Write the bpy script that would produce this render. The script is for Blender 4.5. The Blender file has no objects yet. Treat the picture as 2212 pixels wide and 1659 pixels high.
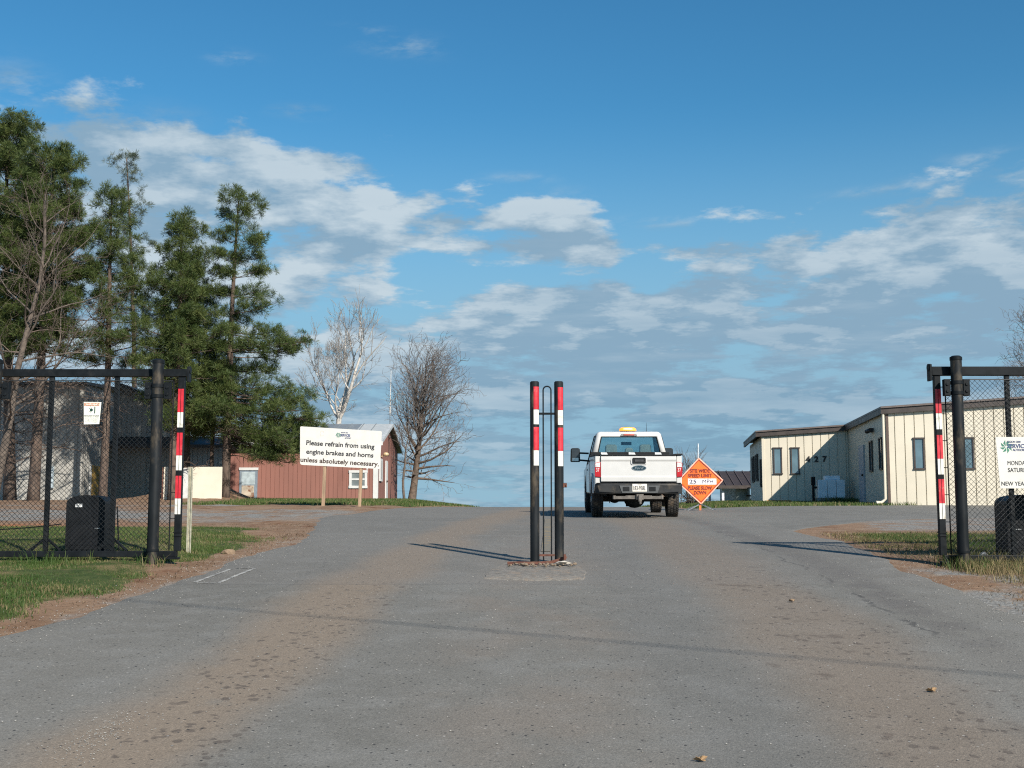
import bpy, bmesh, math, random
import numpy as np
from mathutils import Vector, Matrix

SC = bpy.context.scene
COL = SC.collection
# ---------------------------------------------------------------- camera
EYE = 2.2
FPX = 2600.0                      # focal length in units of a 2212 px wide picture
TANP = (1104.0 - 829.5) / FPX
PITCH = math.atan(TANP)
cam_d = bpy.data.cameras.new('camera')
cam_d.sensor_width = 36.0
cam_d.lens = 36.0 * FPX / 2212.0
cam_d.clip_start = 0.1
cam_d.clip_end = 20000.0
cam = bpy.data.objects.new('camera', cam_d)
cam.location = (0, 0, EYE)
cam.rotation_euler = (math.pi / 2 + PITCH, 0, 0)
COL.objects.link(cam)
SC.camera = cam
SC.view_settings.view_transform = 'Standard'
SC.view_settings.look = 'None'
SC.view_settings.exposure = 0.60
SC.view_settings.gamma = 1.0
SC.cycles.filter_width = 1.15
SC.cycles.use_denoising = False
SC.cycles.max_bounces = 6
SC.cycles.transparent_max_bounces = 12

# ---------------------------------------------------------------- sun and sky
SUN_EL = math.radians(32.0)
SUN_AZ = math.atan2(0.53, -0.85)          # clockwise from +Y, sun behind and right of the camera
to_sun = Vector((math.sin(SUN_AZ) * math.cos(SUN_EL), math.cos(SUN_AZ) * math.cos(SUN_EL), math.sin(SUN_EL)))
sun_d = bpy.data.lights.new('sun', 'SUN')
sun_d.energy = 4.6
sun_d.angle = math.radians(0.5)
sun_d.color = (1.0, 0.93, 0.83)
sun = bpy.data.objects.new('sun', sun_d)
sun.rotation_euler = to_sun.to_track_quat('Z', 'Y').to_euler()
COL.objects.link(sun)


def px_azel(px, py):
    a, b = (px - 1106) / FPX, (829.5 - py) / FPX
    c, s = math.cos(PITCH), math.sin(PITCH)
    d = Vector((a, c - b * s, s + b * c)).normalized()
    return math.atan2(d.x, d.y), math.asin(d.z)


class NT:
    """tiny helper to wire shader nodes"""
    def __init__(s, tree):
        s.t = tree
        s.n = tree.nodes
        s.l = tree.links

    def _in(s, sock, v):
        if v is None:
            return
        if isinstance(v, (int, float)):
            sock.default_value = v
        elif isinstance(v, (tuple, list)):
            sock.default_value = tuple(v) + ((1.0,) if len(v) == 3 and len(sock.default_value) == 4 else ())
        else:
            s.l.new(v, sock)

    def math(s, op, a, b=None, c=None, clamp=False):
        n = s.n.new('ShaderNodeMath'); n.operation = op; n.use_clamp = clamp
        for i, v in enumerate((a, b, c)):
            s._in(n.inputs[i], v)
        return n.outputs[0]

    def vmath(s, op, a, b=None):
        n = s.n.new('ShaderNodeVectorMath'); n.operation = op
        s._in(n.inputs[0], a); s._in(n.inputs[1], b)
        return n.outputs[0]

    def noise(s, vec, scale, detail=4, rough=.55, dist=0.0):
        n = s.n.new('ShaderNodeTexNoise')
        s._in(n.inputs['Vector'], vec)
        n.inputs['Scale'].default_value = scale
        n.inputs['Detail'].default_value = detail
        n.inputs['Roughness'].default_value = rough
        n.inputs['Distortion'].default_value = dist
        return n.outputs['Fac']

    def voro(s, vec, scale, feature='F1', out='Distance', rnd=1.0):
        n = s.n.new('ShaderNodeTexVoronoi'); n.feature = feature
        s._in(n.inputs['Vector'], vec)
        n.inputs['Scale'].default_value = scale
        n.inputs['Randomness'].default_value = rnd
        return n.outputs[out]

    def mix(s, f, a, b, blend='MIX'):
        n = s.n.new('ShaderNodeMix'); n.data_type = 'RGBA'; n.blend_type = blend
        s._in(n.inputs[0], f); s._in(n.inputs[6], a); s._in(n.inputs[7], b)
        return n.outputs[2]

    def step(s, v, lo, hi, to0=0.0, to1=1.0):
        n = s.n.new('ShaderNodeMapRange'); n.interpolation_type = 'SMOOTHSTEP'
        s._in(n.inputs[0], v); s._in(n.inputs[1], lo); s._in(n.inputs[2], hi)
        n.inputs[3].default_value = to0; n.inputs[4].default_value = to1
        return n.outputs[0]

    def comb(s, x, y, z=0.0):
        n = s.n.new('ShaderNodeCombineXYZ')
        s._in(n.inputs[0], x); s._in(n.inputs[1], y); s._in(n.inputs[2], z)
        return n.outputs[0]

    def sep(s, v):
        n = s.n.new('ShaderNodeSeparateXYZ'); s.l.new(v, n.inputs[0])
        return n.outputs

    def curve(s, v, pts):
        n = s.n.new('ShaderNodeFloatCurve'); s._in(n.inputs['Value'], v)
        c = n.mapping.curves[0]
        c.points[0].location = pts[0]; c.points[1].location = pts[-1]
        for p in pts[1:-1]:
            c.points.new(*p)
        n.mapping.update()
        return n.outputs[0]


def build_world():
    w = bpy.data.worlds.new('World'); SC.world = w; w.use_nodes = True
    t = w.node_tree; t.nodes.clear(); N = NT(t)
    out = t.nodes.new('ShaderNodeOutputWorld'); bg = t.nodes.new('ShaderNodeBackground')
    sky = t.nodes.new('ShaderNodeTexSky'); sky.sky_type = 'NISHITA'; sky.sun_disc = False
    sky.sun_elevation = SUN_EL; sky.sun_rotation = SUN_AZ
    sky.air_density = 1.0; sky.dust_density = 0.4; sky.ozone_density = 2.2
    d = t.nodes.new('ShaderNodeTexCoord').outputs['Generated']
    x, y, z = N.sep(d)
    az = N.math('ARCTAN2', x, y)
    el = N.math('ARCSINE', z)
    # flat cloud deck seen in perspective
    zz = N.math('ADD', N.math('MAXIMUM', z, 0.0), 0.13)
    qx, qy = N.math('DIVIDE', x, zz), N.math('DIVIDE', y, zz)
    q = N.comb(qx, qy, 3.7)
    # top edge of the cloud bank against azimuth
    top = [(-300, 220), (0, 285), (250, 295), (450, 272), (640, 288), (800, 320), (895, 365), (960, 415), (1060, 425), (1230, 450), (1300, 505),
           (1385, 590), (1480, 555), (1650, 500), (1850, 462), (2212, 400), (2500, 340)]
    pts = []
    for px, py in top:
        a, e = px_azel(px, py)
        pts.append((max(0, min(1, a + .5)), e * 2))
    hc = N.math('MULTIPLY', N.curve(N.math('ADD', az, .5), pts), .5)
    gap = N.math('SUBTRACT', N.math('SUBTRACT', hc, el), N.step(N.math('ABSOLUTE', az), .9, 1.5, 0, .5))                         # >0 inside the bank; unseen sky behind the camera cleared to cut ambient fill
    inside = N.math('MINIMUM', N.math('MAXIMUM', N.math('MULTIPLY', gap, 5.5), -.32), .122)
    # openings of blue sky inside the bank
    hole = None
    for (px, py, rx, ry, amp) in [(960, 590, 210, 34, .20), (1290, 600, 150, 40, .22), (820, 395, 120, 26, .14), (680, 700, 60, 80, .10),
                                  (1030, 505, 130, 16, .05), (860, 650, 130, 30, .10), (1110, 950, 260, 60, .06), (1100, 1060, 500, 40, .10), 
                                  (480, 355, 90, 18, .06)]:
        a, e = px_azel(px, py)
        u = N.math('MULTIPLY', N.math('SUBTRACT', az, a), FPX / rx)
        v = N.math('MULTIPLY', N.math('SUBTRACT', el, e), FPX / ry)
        g = N.math('MULTIPLY', N.math('EXPONENT', N.math('MULTIPLY', N.math('ADD', N.math('MULTIPLY', u, u), N.math('MULTIPLY', v, v)), -1)), amp)
        hole = g if hole is None else N.math('ADD', hole, g)
    # small wisps in the clear part
    wisp = None
    for (px, py, rx, ry, amp) in [(870, 100, 75, 18, .26), (500, 123, 42, 12, .25), (645, 240, 55, 12, .22), (30, 190, 60, 40, .24), (785, 63, 45, 8, .20), (2120, 345, 70, 14, .24), (2190, 375, 50, 28, .26),
                                  (1990, 400, 70, 14, .22), (1880, 415, 80, 10, .16), (1120, 385, 60, 10, .2), (360, 250, 70, 22, .12), (1180, 425, 90, 16, .16), (1440, 480, 120, 12, .20), (1063, 1003, 42, 11, .34), (1245, 906, 26, 17, .34), (1000, 938, 30, 12, .22), (1030, 900, 0.1, 0.1, .0)]:
        a, e = px_azel(px, py)
        u = N.math('MULTIPLY', N.math('SUBTRACT', az, a), FPX / rx)
        v = N.math('MULTIPLY', N.math('SUBTRACT', el, e), FPX / ry)
        g = N.math('MULTIPLY', N.math('EXPONENT', N.math('MULTIPLY', N.math('ADD', N.math('MULTIPLY', u, u), N.math('MULTIPLY', v, v)), -1)), amp * 3.2)
        wisp = g if wisp is None else N.math('ADD', wisp, g)
    n1 = N.noise(q, 1.9, 10, .60)
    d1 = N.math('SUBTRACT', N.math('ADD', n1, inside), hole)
    strk = N.noise(N.comb(N.math('MULTIPLY', az, 9), N.math('MULTIPLY', el, 60), 8.1), 1.0, 6, .6)
    d1 = N.math('ADD', d1, N.math('MULTIPLY', N.math('SUBTRACT', strk, .5), N.step(el, .24, .06, .10, .34)))
    lump = N.noise(q, 7.5, 6, .62)
    d1 = N.math('ADD', d1, N.math('MULTIPLY', N.math('SUBTRACT', lump, .5), .40))
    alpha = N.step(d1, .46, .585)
    wq = N.comb(N.math('ADD', N.math('MULTIPLY', az, 26), N.math('MULTIPLY', el, -18)), N.math('MULTIPLY', el, 75), 1.3)
    wa = N.math('MULTIPLY', wisp, N.step(N.noise(wq, 1.0, 7, .62), .40, .74))
    alpha = N.math('MAXIMUM', alpha, N.math('MINIMUM', N.math('MULTIPLY', wa, .98), .72))
    # shading: thickness difference towards the zenith gives lit tops and grey bases
    zz2 = N.math('ADD', zz, .028)
    q2 = N.comb(N.math('DIVIDE', N.math('ADD', x, .010), zz2), N.math('DIVIDE', y, zz2), 3.7)
    n2 = N.noise(q2, 1.9, 6, .56)
    lump2 = N.noise(q2, 7.5, 4, .58)
    lit = N.math('ADD', N.math('ADD', N.math('MULTIPLY', N.math('SUBTRACT', n1, n2), 4.2), N.math('MULTIPLY', N.math('SUBTRACT', lump, lump2), 2.2)), .48, clamp=True)
    big = N.step(N.noise(q, .55, 3, .5), .42, .62)
    # the lower right bank is the darkest
    low = N.step(el, .02, .14)
    lowband = N.math('MULTIPLY', N.step(el, .015, .055), N.step(el, .235, .15))
    dk = N.math('MULTIPLY', lowband, N.math('ADD', N.math('MULTIPLY', N.step(az, -.10, .08), .85), .12))
    light_c = N.mix(low, (4.3, 5.0, 5.65), (4.65, 5.5, 6.1))
    dark_c = N.mix(low, (1.15, 2.15, 3.2), (2.1, 3.3, 4.4))
    shade = N.math('SUBTRACT', N.math('ADD', lit, N.math('MULTIPLY', big, -.18)), N.math('MULTIPLY', dk, .55), clamp=True)
    shade = N.math('ADD', shade, N.math('MULTIPLY', N.math('SUBTRACT', strk, .5), N.step(el, .26, .10, .2, 1.5)), clamp=True)
    cloud = N.mix(shade, dark_c, light_c)
    hs = t.nodes.new('ShaderNodeHueSaturation'); hs.inputs['Saturation'].default_value = 1.22; hs.inputs['Value'].default_value = 1.0
    t.links.new(sky.outputs[0], hs.inputs['Color'])
    skyc = N.mix(1.0, hs.outputs[0], (.56, .98, 1.0), 'MULTIPLY')
    # air near the horizon is paler blue
    skyc = N.mix(N.step(el, .34, .07, 0, .95), skyc, (2.35, 3.95, 5.2))
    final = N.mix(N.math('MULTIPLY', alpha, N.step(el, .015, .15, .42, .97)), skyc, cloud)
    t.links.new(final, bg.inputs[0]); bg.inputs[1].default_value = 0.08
    t.links.new(bg.outputs[0], out.inputs[0])


build_world()


# ---------------------------------------------------------------- terrain
def pchip(xs, ys):
    xs = np.array(xs, float); ys = np.array(ys, float)
    h = np.diff(xs); dl = np.diff(ys) / h
    m = np.zeros_like(ys)
    m[0], m[-1] = dl[0], dl[-1]
    m[1:-1] = (h[1:] * dl[:-1] + h[:-1] * dl[1:]) / (h[1:] + h[:-1])

    def f(x):
        x = np.asarray(x, float)
        i = np.clip(np.searchsorted(xs, x) - 1, 0, len(xs) - 2)
        t = (x - xs[i]) / h[i]
        t = np.where((x < xs[0]), 0, np.where(x > xs[-1], 1, t))
        t2, t3 = t * t, t * t * t
        return (2*t3-3*t2+1)*ys[i] + (t3-2*t2+t)*h[i]*m[i] + (-2*t3+3*t2)*ys[i+1] + (t3-t2)*h[i]*m[i+1]
    return f


_pc = pchip([-60, -10, 0, 7, 15.6, 22, 28, 34, 42, 50, 60, 80, 150, 400, 3000], [-7.5, -3.25, -2.2, -1.45, -.69, -.335, -.137, .01, .13, .12, -.1, -1.2, -7, -25, -60])
_pl = pchip([-60, -10, 0, 7, 15.6, 22, 28, 34, 45, 60, 80, 110, 150, 400, 3000], [-7.5, -3.25, -2.2, -1.45, -.69, -.335, -.11, .10, .37, .50, .40, -.8, -5, -25, -60])
_pr = pchip([-60, -10, 0, 7, 15.6, 22, 28, 36, 45, 60, 80, 110, 150, 400, 3000], [-7.5, -3.25, -2.2, -1.45, -.69, -.335, -.12, .13, .28, .36, .2, -1.2, -5, -25, -60])


def sstep(a, b, x):
    t = np.clip((np.asarray(x, float) - a) / (b - a), 0, 1)
    return t * t * (3 - 2 * t)


def gz(x, y):
    """ground height"""
    x = np.asarray(x, float); y = np.asarray(y, float)
    wl = sstep(-.8, -5.0, x) if False else 1 - sstep(-5.0, -.8, x)
    wr = sstep(4.6, 8.5, x)
    z = _pc(y) * (1 - wl - wr) + _pl(y) * wl + _pr(y) * wr
    # earth bank behind the white board
    z = z + .55 * np.exp(-(((x + 11.75) / .95) ** 2 + ((y - 48.4) / 1.5) ** 2)) + .30 * np.exp(-(((x + 13.6) / 1.8) ** 2 + ((y - 48.5) / 1.8) ** 2))
    # verge on the left rises a little above the road
    z = z + .06 * (1 - sstep(-5.2, -4.2, x)) * sstep(5, 9, y) * (1 - sstep(20, 23, y))
    return z + EYE


def P(px, py, Y):
    """world point at forward distance Y that the picture shows at (px, py) of a 2212x1659 view"""
    a, b = (px - 1106) / FPX, (829.5 - py) / FPX
    c, s = math.cos(PITCH), math.sin(PITCH)
    k = Y / (c - b * s)
    return Vector((a * k, Y, EYE + (s + b * c) * k))


def X(px, Y, py=950):
    return P(px, py, Y).x


def Z(py, Y):
    return P(1106, py, Y).z


def G(x, y):
    return float(gz(x, y))


# ---------------------------------------------------------------- materials
MATS = {}


def M(name, col, rough=.65, metal=0.0, var=.16, scale=6.0, bump=0.0, bscale=None, col2=None, lo=.4, hi=.62, stretch=None, spec=.5, coat=0.0, detail=6):
    if name in MATS:
        return MATS[name]
    m = bpy.data.materials.new(name); m.use_nodes = True
    t = m.node_tree; N = NT(t); b = t.nodes['Principled BSDF']
    v = t.nodes.new('ShaderNodeTexCoord').outputs['Object']
    if stretch:
        v = N.vmath('MULTIPLY', v, stretch)
    n = N.noise(v, scale, detail)
    c1 = tuple(max(0, c * (1 - var)) for c in col); c2 = tuple(min(1, c * (1 + var)) for c in col)
    base = N.mix(N.step(n, .3, .7), c1, c2)
    if col2:
        base = N.mix(N.step(N.noise(v, scale * .6, 8, .65), lo, hi), base, col2)
    t.links.new(base, b.inputs['Base Color'])
    t.links.new(N.step(n, .2, .8, max(.02, rough - .08), min(1, rough + .08)), b.inputs['Roughness'])
    b.inputs['Metallic'].default_value = metal
    b.inputs['Specular IOR Level'].default_value = spec
    b.inputs['Coat Weight'].default_value = coat
    if bump:
        bn = t.nodes.new('ShaderNodeBump'); bn.inputs['Strength'].default_value = bump; bn.inputs['Distance'].default_value = .02
        t.links.new(N.noise(v, bscale or scale * 4, 6, .6), bn.inputs['Height'])
        t.links.new(bn.outputs[0], b.inputs['Normal'])
    MATS[name] = m
    return m


def emit_mat(name, col, power):
    m = bpy.data.materials.new(name); m.use_nodes = True
    b = m.node_tree.nodes['Principled BSDF']
    b.inputs['Base Color'].default_value = (*col, 1)
    b.inputs['Emission Color'].default_value = (*col, 1)
    b.inputs['Emission Strength'].default_value = power
    return m


def glass_mat(name, tint, refl=.12, rough=.03):
    m = bpy.data.materials.new(name); m.use_nodes = True
    t = m.node_tree; t.nodes.clear(); N = NT(t)
    o = t.nodes.new('ShaderNodeOutputMaterial'); tr = t.nodes.new('ShaderNodeBsdfTransparent'); gl = t.nodes.new('ShaderNodeBsdfGlossy')
    tr.inputs[0].default_value = (*tint, 1); gl.inputs['Roughness'].default_value = rough
    gl.inputs['Color'].default_value = (.9, .95, 1, 1)
    fr = t.nodes.new('ShaderNodeFresnel'); fr.inputs[0].default_value = 1.5
    mx = t.nodes.new('ShaderNodeMixShader')
    t.links.new(N.math('ADD', fr.outputs[0], refl - .04, clamp=True), mx.inputs[0])
    t.links.new(tr.outputs[0], mx.inputs[1]); t.links.new(gl.outputs[0], mx.inputs[2]); t.links.new(mx.outputs[0], o.inputs[0])
    return m


BLACK = M('black_powder_coat', (.009, .011, .013), rough=.5, var=.25, scale=9, col2=(.028, .028, .027), lo=.55, hi=.78, spec=.12)
PIPE = M('worn_black_pipe', (.011, .013, .015), rough=.5, var=.3, scale=7, col2=(.095, .075, .052), lo=.50, hi=.70, stretch=(1, 1, .35), spec=.2)
WIRE = M('black_vinyl_wire', (.012, .013, .014), rough=.5)
RED_TAPE = M('red_reflective_tape', (.52, .022, .035), rough=.38, var=.18, scale=11, col2=(.50, .17, .14), lo=.58, hi=.70)
WHITE_TAPE = M('white_reflective_tape', (.66, .66, .60), rough=.4, var=.08, scale=11, col2=(.42, .38, .31), lo=.56, hi=.72)
GALV = M('galvanised_steel', (.38, .39, .39), rough=.45, metal=.7, var=.2, scale=12)
WHITE_BOARD = M('weathered_white_board', (.58, .565, .525), rough=.6, var=.04, scale=5, col2=(.42, .37, .31), lo=.56, hi=.78)
INK = M('black_lettering', (.018, .018, .022), rough=.6, var=.2, scale=30)
BROWN_INK = M('faded_brown_lettering', (.05, .028, .02), rough=.6, var=.3, scale=30)
TIMBER = M('sawn_timber', (.30, .205, .13), rough=.8, var=.25, scale=14, stretch=(1, 1, .12), bump=.3)
GREEN_INK = M('green_print', (.02, .16, .10), rough=.5)
NAVY_INK = M('navy_print', (.035, .055, .15), rough=.5)
BARK = M('pine_bark', (.088, .062, .048), rough=.95, var=.45, scale=9, stretch=(1, 1, .35), bump=.8, bscale=22, col2=(.145, .108, .085), lo=.5, hi=.66)
DEAD = M('bare_grey_wood', (.105, .083, .067), rough=.95, var=.35, scale=6)
DARK_BARK = M('dark_tree_bark', (.105, .077, .058), rough=.95, var=.35, scale=6, bump=.4)
TWIG = M('brown_twigs', (.125, .095, .076), rough=.95, var=.3, scale=3)
PALE_BARK = M('pale_sycamore_bark', (.46, .43, .39), rough=.85, var=.2, scale=5, col2=(.24, .20, .165), lo=.56, hi=.68)
PALE_TWIG = M('pale_twigs', (.29, .265, .24), rough=.9, var=.25, scale=3)
RUST = M('rusty_steel', (.105, .040, .026), rough=.85, var=.4, scale=14, col2=(.20, .12, .08), lo=.5, hi=.7)


# ---------------------------------------------------------------- mesh helpers
class MB:
    def __init__(s):
        s.v = []; s.f = []

    def add(s, vs, fs):
        o = len(s.v); s.v += [tuple(v) for v in vs]; s.f += [tuple(i + o for i in f) for f in fs]
        return s

    def box(s, c, d, rot=None):
        hx, hy, hz = d[0] / 2, d[1] / 2, d[2] / 2
        vs = [Vector((sx * hx, sy * hy, sz * hz)) for sz in (-1, 1) for sy in (-1, 1) for sx in (-1, 1)]
        if rot is not None:
            vs = [rot @ v for v in vs]
        c = Vector(c)
        return s.add([v + c for v in vs], [(0, 2, 3, 1), (4, 5, 7, 6), (0, 1, 5, 4), (2, 6, 7, 3), (0, 4, 6, 2), (1, 3, 7, 5)])

    def bb(s, x0, x1, y0, y1, z0, z1):
        return s.box(((x0 + x1) / 2, (y0 + y1) / 2, (z0 + z1) / 2), (abs(x1 - x0), abs(y1 - y0), abs(z1 - z0)))

    def bar(s, a, b, w, h=None):
        """box beam from a to b"""
        a = Vector(a); b = Vector(b); d = b - a
        q = d.to_track_quat('Z', 'Y').to_matrix()
        return s.box((a + b) / 2, (w, h or w, d.length), q)

    def tube(s, pts, rad, n=8, caps=True):
        pts = [Vector(p) for p in pts]
        if not isinstance(rad, (list, tuple)):
            rad = [rad] * len(pts)
        up = None; rings = []
        for i, p in enumerate(pts):
            t = (pts[min(i + 1, len(pts) - 1)] - pts[max(i - 1, 0)])
            if t.length < 1e-9:
                t = Vector((0, 0, 1))
            t.normalize()
            if up is None:
                up = t.orthogonal().normalized()
            else:
                up = (up - t * up.dot(t))
                up = up.normalized() if up.length > 1e-6 else t.orthogonal().normalized()
            w = t.cross(up)
            rings.append([p + (up * math.cos(6.28318 * k / n) + w * math.sin(6.28318 * k / n)) * rad[i] for k in range(n)])
        vs = [v for r in rings for v in r]; fs = []
        for i in range(len(rings) - 1):
            for k in range(n):
                k2 = (k + 1) % n
                fs.append((i * n + k, i * n + k2, (i + 1) * n + k2, (i + 1) * n + k))
        if caps:
            fs.append(tuple(range(n - 1, -1, -1))); fs.append(tuple((len(rings) - 1) * n + k for k in range(n)))
        return s.add(vs, fs)

    def cyl(s, a, b, r, r2=None, n=16):
        return s.tube([a, b], [r, r if r2 is None else r2], n)

    def prism(s, poly, axis, a, b):
        """polygon in the two other axes, extruded along axis (0,1,2) from a to b"""
        def mk(p, h):
            v = [p[0], p[1]]; v.insert(axis, h); return tuple(v)
        n = len(poly)
        vs = [mk(p, a) for p in poly] + [mk(p, b) for p in poly]
        fs = [tuple(range(n - 1, -1, -1)), tuple(range(n, 2 * n))] + [(i, (i + 1) % n, n + (i + 1) % n, n + i) for i in range(n)]
        return s.add(vs, fs)

    def ball(s, c, r, n=12, m=8):
        if not isinstance(r, (tuple, list)):
            r = (r, r, r)
        vs = []; fs = []
        for j in range(m + 1):
            th = math.pi * j / m
            for k in range(n):
                ph = 2 * math.pi * k / n
                vs.append((c[0] + r[0] * math.sin(th) * math.cos(ph), c[1] + r[1] * math.sin(th) * math.sin(ph), c[2] + r[2] * math.cos(th)))
        for j in range(m):
            for k in range(n):
                fs.append((j * n + k, (j + 1) * n + k, (j + 1) * n + (k + 1) % n, j * n + (k + 1) % n))
        return s.add(vs, fs)

    def build(s, name, mat, parent=None, world=False, smooth=False, bevel=0.0, seg=2):
        me = bpy.data.meshes.new(name)
        vs = s.v
        if world and parent is not None:
            inv = WM(parent).inverted()
            vs = [tuple(inv @ Vector(v)) for v in vs]
        me.from_pydata(vs, [], s.f)
        bm = bmesh.new(); bm.from_mesh(me)
        if len(bm.verts) < 60000:
            bmesh.ops.remove_doubles(bm, verts=bm.verts, dist=1e-5) if smooth == 'weld' else None
            bmesh.ops.recalc_face_normals(bm, faces=bm.faces)
        bm.to_mesh(me); bm.free()
        if smooth:
            me.polygons.foreach_set('use_smooth', [True] * len(me.polygons))
            if smooth != 'all':
                me.set_sharp_from_angle(angle=math.radians(40))
        me.materials.append(mat)
        o = bpy.data.objects.new(name, me); COL.objects.link(o)
        if parent is not None:
            o.parent = parent
        if bevel:
            b = o.modifiers.new('bevel', 'BEVEL'); b.width = bevel; b.segments = seg; b.limit_method = 'ANGLE'; b.angle_limit = math.radians(35)
        return o


def WM(o):
    m = Matrix.Translation(o.location) @ o.rotation_euler.to_matrix().to_4x4()
    return WM(o.parent) @ m if o.parent else m


def thing(name, loc, label, cat, group=None, rot=(0, 0, 0)):
    o = bpy.data.objects.new(name, None); o.empty_display_size = .3
    o.location = loc; o.rotation_euler = rot
    COL.objects.link(o)
    return tag(o, label, cat, group)


def tag(o, label, cat, group=None):
    o['label'] = label; o['category'] = cat
    if group:
        o['group'] = group
    return o


def structure(o, label=None):
    o['kind'] = 'structure'
    if label:
        o['label'] = label
    return o


def text(name, body, mat, parent, center, width=None, height=None, right=(1, 0, 0), up=(0, 0, 1), depth=.003, bold=0.0, align='CENTER', left=None, world=False, shear=0.0, space=1.0):
    """flat raised lettering: a real mesh on its panel"""
    cu = bpy.data.curves.new('t', 'FONT'); cu.body = body; cu.align_x = align; cu.size = 1.0; cu.extrude = .0; cu.offset = bold; cu.shear = shear; cu.space_character = space
    cu.resolution_u = 4
    ob = bpy.data.objects.new('t', cu); COL.objects.link(ob)
    bpy.context.view_layer.update()
    me = bpy.data.meshes.new_from_object(ob.evaluated_get(bpy.context.evaluated_depsgraph_get()))
    bpy.data.objects.remove(ob)
    bpy.data.curves.remove(cu)
    co = np.array([v.co[:] for v in me.vertices])
    lo, hi = co.min(0), co.max(0)
    sx = width / (hi[0] - lo[0]) if width else None
    sy = height / (hi[1] - lo[1]) if height else None
    sx = sx or sy; sy = sy or sx
    c0 = (lo + hi) / 2
    r = Vector(right).normalized(); u = Vector(up).normalized(); n = r.cross(u)
    faces = [tuple(p.vertices) for p in me.polygons]
    bpy.data.meshes.remove(me)
    mb = MB()
    base = Vector(center) if left is None else Vector(left)
    off = 0 if left is None else (hi[0] - lo[0]) * sx / 2
    vs = [base + r * ((c[0] - c0[0]) * sx + off) + u * ((c[1] - c0[1]) * sy) + n * depth for c in co]
    mb.add(vs, faces)
    o = mb.build(name, mat, parent, world=world)
    so = o.modifiers.new('thickness', 'SOLIDIFY'); so.thickness = depth; so.offset = 0
    return o
# ---------------------------------------------------------------- ground, road
rng = np.random.default_rng(4)
ROAD_L = pchip([-60, 0, 7, 10, 12.6, 15.3, 18, 20.3, 22.5, 26, 30, 34, 42, 50, 70, 120], [-5.6, -5.3, -4.8, -4.4, -4.02, -3.62, -3.42, -3.32, -3.6, -4.1, -3.75, -3.2, -1.3, -.9, -.6, -.5])
ROAD_R = pchip([-60, 0, 7, 11, 14, 17, 20.8, 28, 36, 42, 50, 70, 120], [4.6, 4.6, 4.65, 4.72, 4.8, 5.0, 5.0, 5.0, 5.0, 5.2, 5.4, 6, 6])


def wob(y, seed, amp):
    r = np.random.default_rng(seed); o = 0
    for k in range(7):
        o = o + math.pow(.62, k) * np.sin(np.asarray(y) * (1.1 * 1.9 ** k) * r.uniform(.8, 1.2) + r.uniform(0, 6.28))
    return o * amp


def vnoise(x, y, seed, scale):
    """smooth value noise"""
    r = np.random.default_rng(seed); tab = r.random((257, 257))
    x = np.asarray(x, float) * scale + 1000; y = np.asarray(y, float) * scale + 1000
    xi = np.floor(x).astype(int); yi = np.floor(y).astype(int); fx = x - xi; fy = y - yi
    fx = fx * fx * (3 - 2 * fx); fy = fy * fy * (3 - 2 * fy)
    a = tab[xi % 256, yi % 256]; b = tab[(xi + 1) % 256, yi % 256]; c = tab[xi % 256, (yi + 1) % 256]; d = tab[(xi + 1) % 256, (yi + 1) % 256]
    return (a * (1 - fx) + b * fx) * (1 - fy) + (c * (1 - fx) + d * fx) * fy


def fbm(x, y, seed, scale, o=4):
    return sum(.5 ** k * vnoise(x, y, seed + k, scale * 2 ** k) for k in range(o)) / (2 - .5 ** (o - 1))


def grass_w(x, y):
    """0..1 how grassy the ground is, world metres"""
    x = np.asarray(x, float); y = np.asarray(y, float)
    j = (fbm(x, y, 31, .9) - .5) * 2.4
    j2 = (fbm(x, y, 35, .45) - .5)
    # left verge by the gate
    border = np.interp(y, [0, 8, 12, 15, 18, 20, 22.5], [.45, .5, .55, .55, .5, .55, 1.2])
    g1 = sstep(.0, .5, (ROAD_L(y) - border) - x + j * .55) * (1 - sstep(21.6, 22.8, y + j * .5 - .10 * np.clip(-x - 5, 0, 8) * .6))
    # right verge
    g2 = sstep(0, .5, x - np.interp(y, [0, 12, 13.5, 14.6, 15.6, 17, 18.5, 19.5, 20.6], [7.8, 7.2, 6.4, 5.7, 5.75, 6.3, 6.3, 5.6, 5.5]) + j * .4) * (1 - sstep(20.1, 20.7, y + j * .35))
    # far left bank and hill
    g3 = sstep(0, .7, (ROAD_L(y) - .35) - x + j * .5) * sstep(36.3, 37.4, y + j * .6) * sstep(-10.6, -9.4, x + j) * 1.0
    g4 = sstep(56, 60, y) * (1 - sstep(ROAD_L(y) - .3, ROAD_L(y), x)) * sstep(-14, -8, x)
    g4b = sstep(47.5, 50, y + j * 2) * (1 - sstep(-13.2, -12.2, x + j2 * 3)) * .55 * sstep(0.45, .62, fbm(x, y, 77, .3))
    # right far strip under the cream building
    g5 = sstep(5.3, 5.8, x + j * .3) * sstep(36.2, 37.2, y + j * .5 - .15 * (x - 5)) * (1 - sstep(12.2, 13.0, x + .12 * (y - 40) + j * .5))
    g6 = sstep(48, 52, y) * sstep(5.6, 6.6, x)
    g7 = sstep(75, 90, y)
    return np.clip(np.maximum.reduce([g1, g2, g3, g4, g4b, g5, g6, g7]), 0, 1)


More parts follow.
